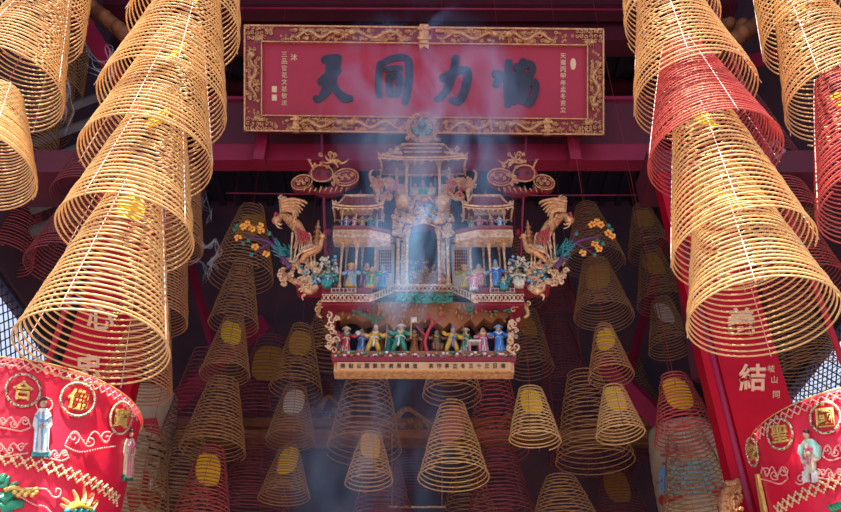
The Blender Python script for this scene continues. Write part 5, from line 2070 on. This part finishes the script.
# ------------------------------------------------------------------ incense smoke
def smoke_mat(name, dens, scale, lo, hi, col=(.26, .54, 1.0), stretch=(1, 1, .45)):
    m = bpy.data.materials.new(name)
    m.use_nodes = True
    nt = m.node_tree
    nt.nodes.remove(nt.nodes['Principled BSDF'])
    out = nt.nodes['Material Output']
    vs = nt.nodes.new('ShaderNodeVolumeScatter')
    vs.inputs['Color'].default_value = (*col, 1)
    vs.inputs['Anisotropy'].default_value = 0.2
    tc = nt.nodes.new('ShaderNodeTexCoord')
    mp = nt.nodes.new('ShaderNodeMapping')
    mp.inputs['Scale'].default_value = stretch
    nz = nt.nodes.new('ShaderNodeTexNoise')
    nz.inputs['Scale'].default_value = scale
    nz.inputs['Detail'].default_value = 4
    nz.inputs['Distortion'].default_value = 1.2
    mr = nt.nodes.new('ShaderNodeMapRange')
    mr.inputs['From Min'].default_value = lo
    mr.inputs['From Max'].default_value = hi
    mr.inputs['To Min'].default_value = 0
    mr.inputs['To Max'].default_value = dens
    # fall off towards the outside of the plume (its own shape, in its own space)
    ln = nt.nodes.new('ShaderNodeVectorMath')
    ln.operation = 'LENGTH'
    gmap = nt.nodes.new('ShaderNodeMapping')
    fo = nt.nodes.new('ShaderNodeMapRange')
    fo.inputs['From Min'].default_value = 1.0
    fo.inputs['From Max'].default_value = 0.25
    mu = nt.nodes.new('ShaderNodeMath')
    mu.operation = 'MULTIPLY'
    L = nt.links.new
    L(tc.outputs['Object'], mp.inputs[0])
    L(mp.outputs[0], nz.inputs['Vector'])
    L(nz.outputs[0], mr.inputs['Value'])
    L(tc.outputs['Object'], gmap.inputs[0])
    L(gmap.outputs[0], ln.inputs[0])
    L(ln.outputs['Value'], fo.inputs['Value'])
    L(mr.outputs[0], mu.inputs[0])
    L(fo.outputs[0], mu.inputs[1])
    L(mu.outputs[0], vs.inputs['Density'])
    L(vs.outputs[0], out.inputs['Volume'])
    return m, gmap


def plume(c, r, dens, scale, lo, hi, label, col=(.26, .54, 1.0)):
    m, gm = smoke_mat('smoke', dens, scale, lo, hi, col)
    gm.inputs['Scale'].default_value = (1 / r[0], 1 / r[1], 1 / r[2])
    mb = MB().ball((0, 0, 0), r, 20, 14)
    o = mb.build('smoke', m)
    o.location = c
    tag(o, label, 'smoke', 'drifting incense smoke', 'stuff')


plume(at(425, 110, 4.45), (.95, .34, 1.5), 6.5, 2.6, .46, .72, 'blue white incense smoke drifting up across the middle of the plaque')
plume(at(412, 215, 4.45), (.75, .32, 1.1), 2.6, 3.0, .47, .74, 'thin blue incense smoke veiling the middle of the shrine')
plume(at(360, 440, 6.3), (.90, .5, 1.1), 3.4, 2.4, .46, .72, 'faint incense smoke rising under the left of the shrine')


def wisp(pts, Y, r, label, seed, dens=7.0):
    m = bpy.data.materials.new('smoke_thread')
    m.use_nodes = True
    nt = m.node_tree
    nt.nodes.remove(nt.nodes['Principled BSDF'])
    vs = nt.nodes.new('ShaderNodeVolumeScatter')
    vs.inputs['Color'].default_value = (.8, .88, 1, 1)
    vs.inputs['Density'].default_value = dens * 2.4
    nt.links.new(vs.outputs[0], nt.nodes['Material Output'].inputs['Volume'])
    rnd = random.Random(seed)
    fn = vplane(Y)
    mb = MB()
    P = spline(pts, 5)
    for k in range(3):
        q = [(x + 2.2 * math.sin(i * .7 + k * 2.1) + k * 1.5, y + 1.4 * math.cos(i * .9 + k)) for i, (x, y) in enumerate(P)]
        mb.line(fn, q, [r * .2, r * .6, r * .35, r * .7, r * .2], rnd.uniform(-.05, .05), 6, 3)
    o = mb.build('smoke', m, origin=fn(*pts[-1]))
    tag(o, label, 'smoke', 'curling smoke threads', 'stuff')


wisp([(84, 44), (92, 60), (104, 66), (112, 56), (106, 48), (112, 76), (96, 74), (84, 66)], 4.6, .012, 'tangled white smoke thread between the two front left stacks', 1, 9)
wisp([(60, 60), (62, 80), (68, 95), (66, 112), (62, 130)], 4.4, .016, 'soft smoke thread rising beside the far left stack', 2, 5)
wisp([(196, 236), (204, 246), (214, 240), (216, 254), (208, 262), (214, 270)], 5.4, .020, 'curling white smoke right of the big front left stack', 3, 7)
wisp([(176, 268), (190, 258), (200, 262), (206, 272), (200, 280)], 5.4, .012, 'thin white smoke hooks left of the shaded coils', 4, 6)
wisp([(206, 192), (204, 206), (210, 214), (206, 226)], 5.4, .010, 'faint smoke hook above the curling smoke', 5, 6)
wisp([(752, 148), (764, 152), (772, 144), (780, 152), (770, 160)], 5.0, .016, 'white smoke curl behind the red front right coil', 6, 8)

# ash-bright ember tips
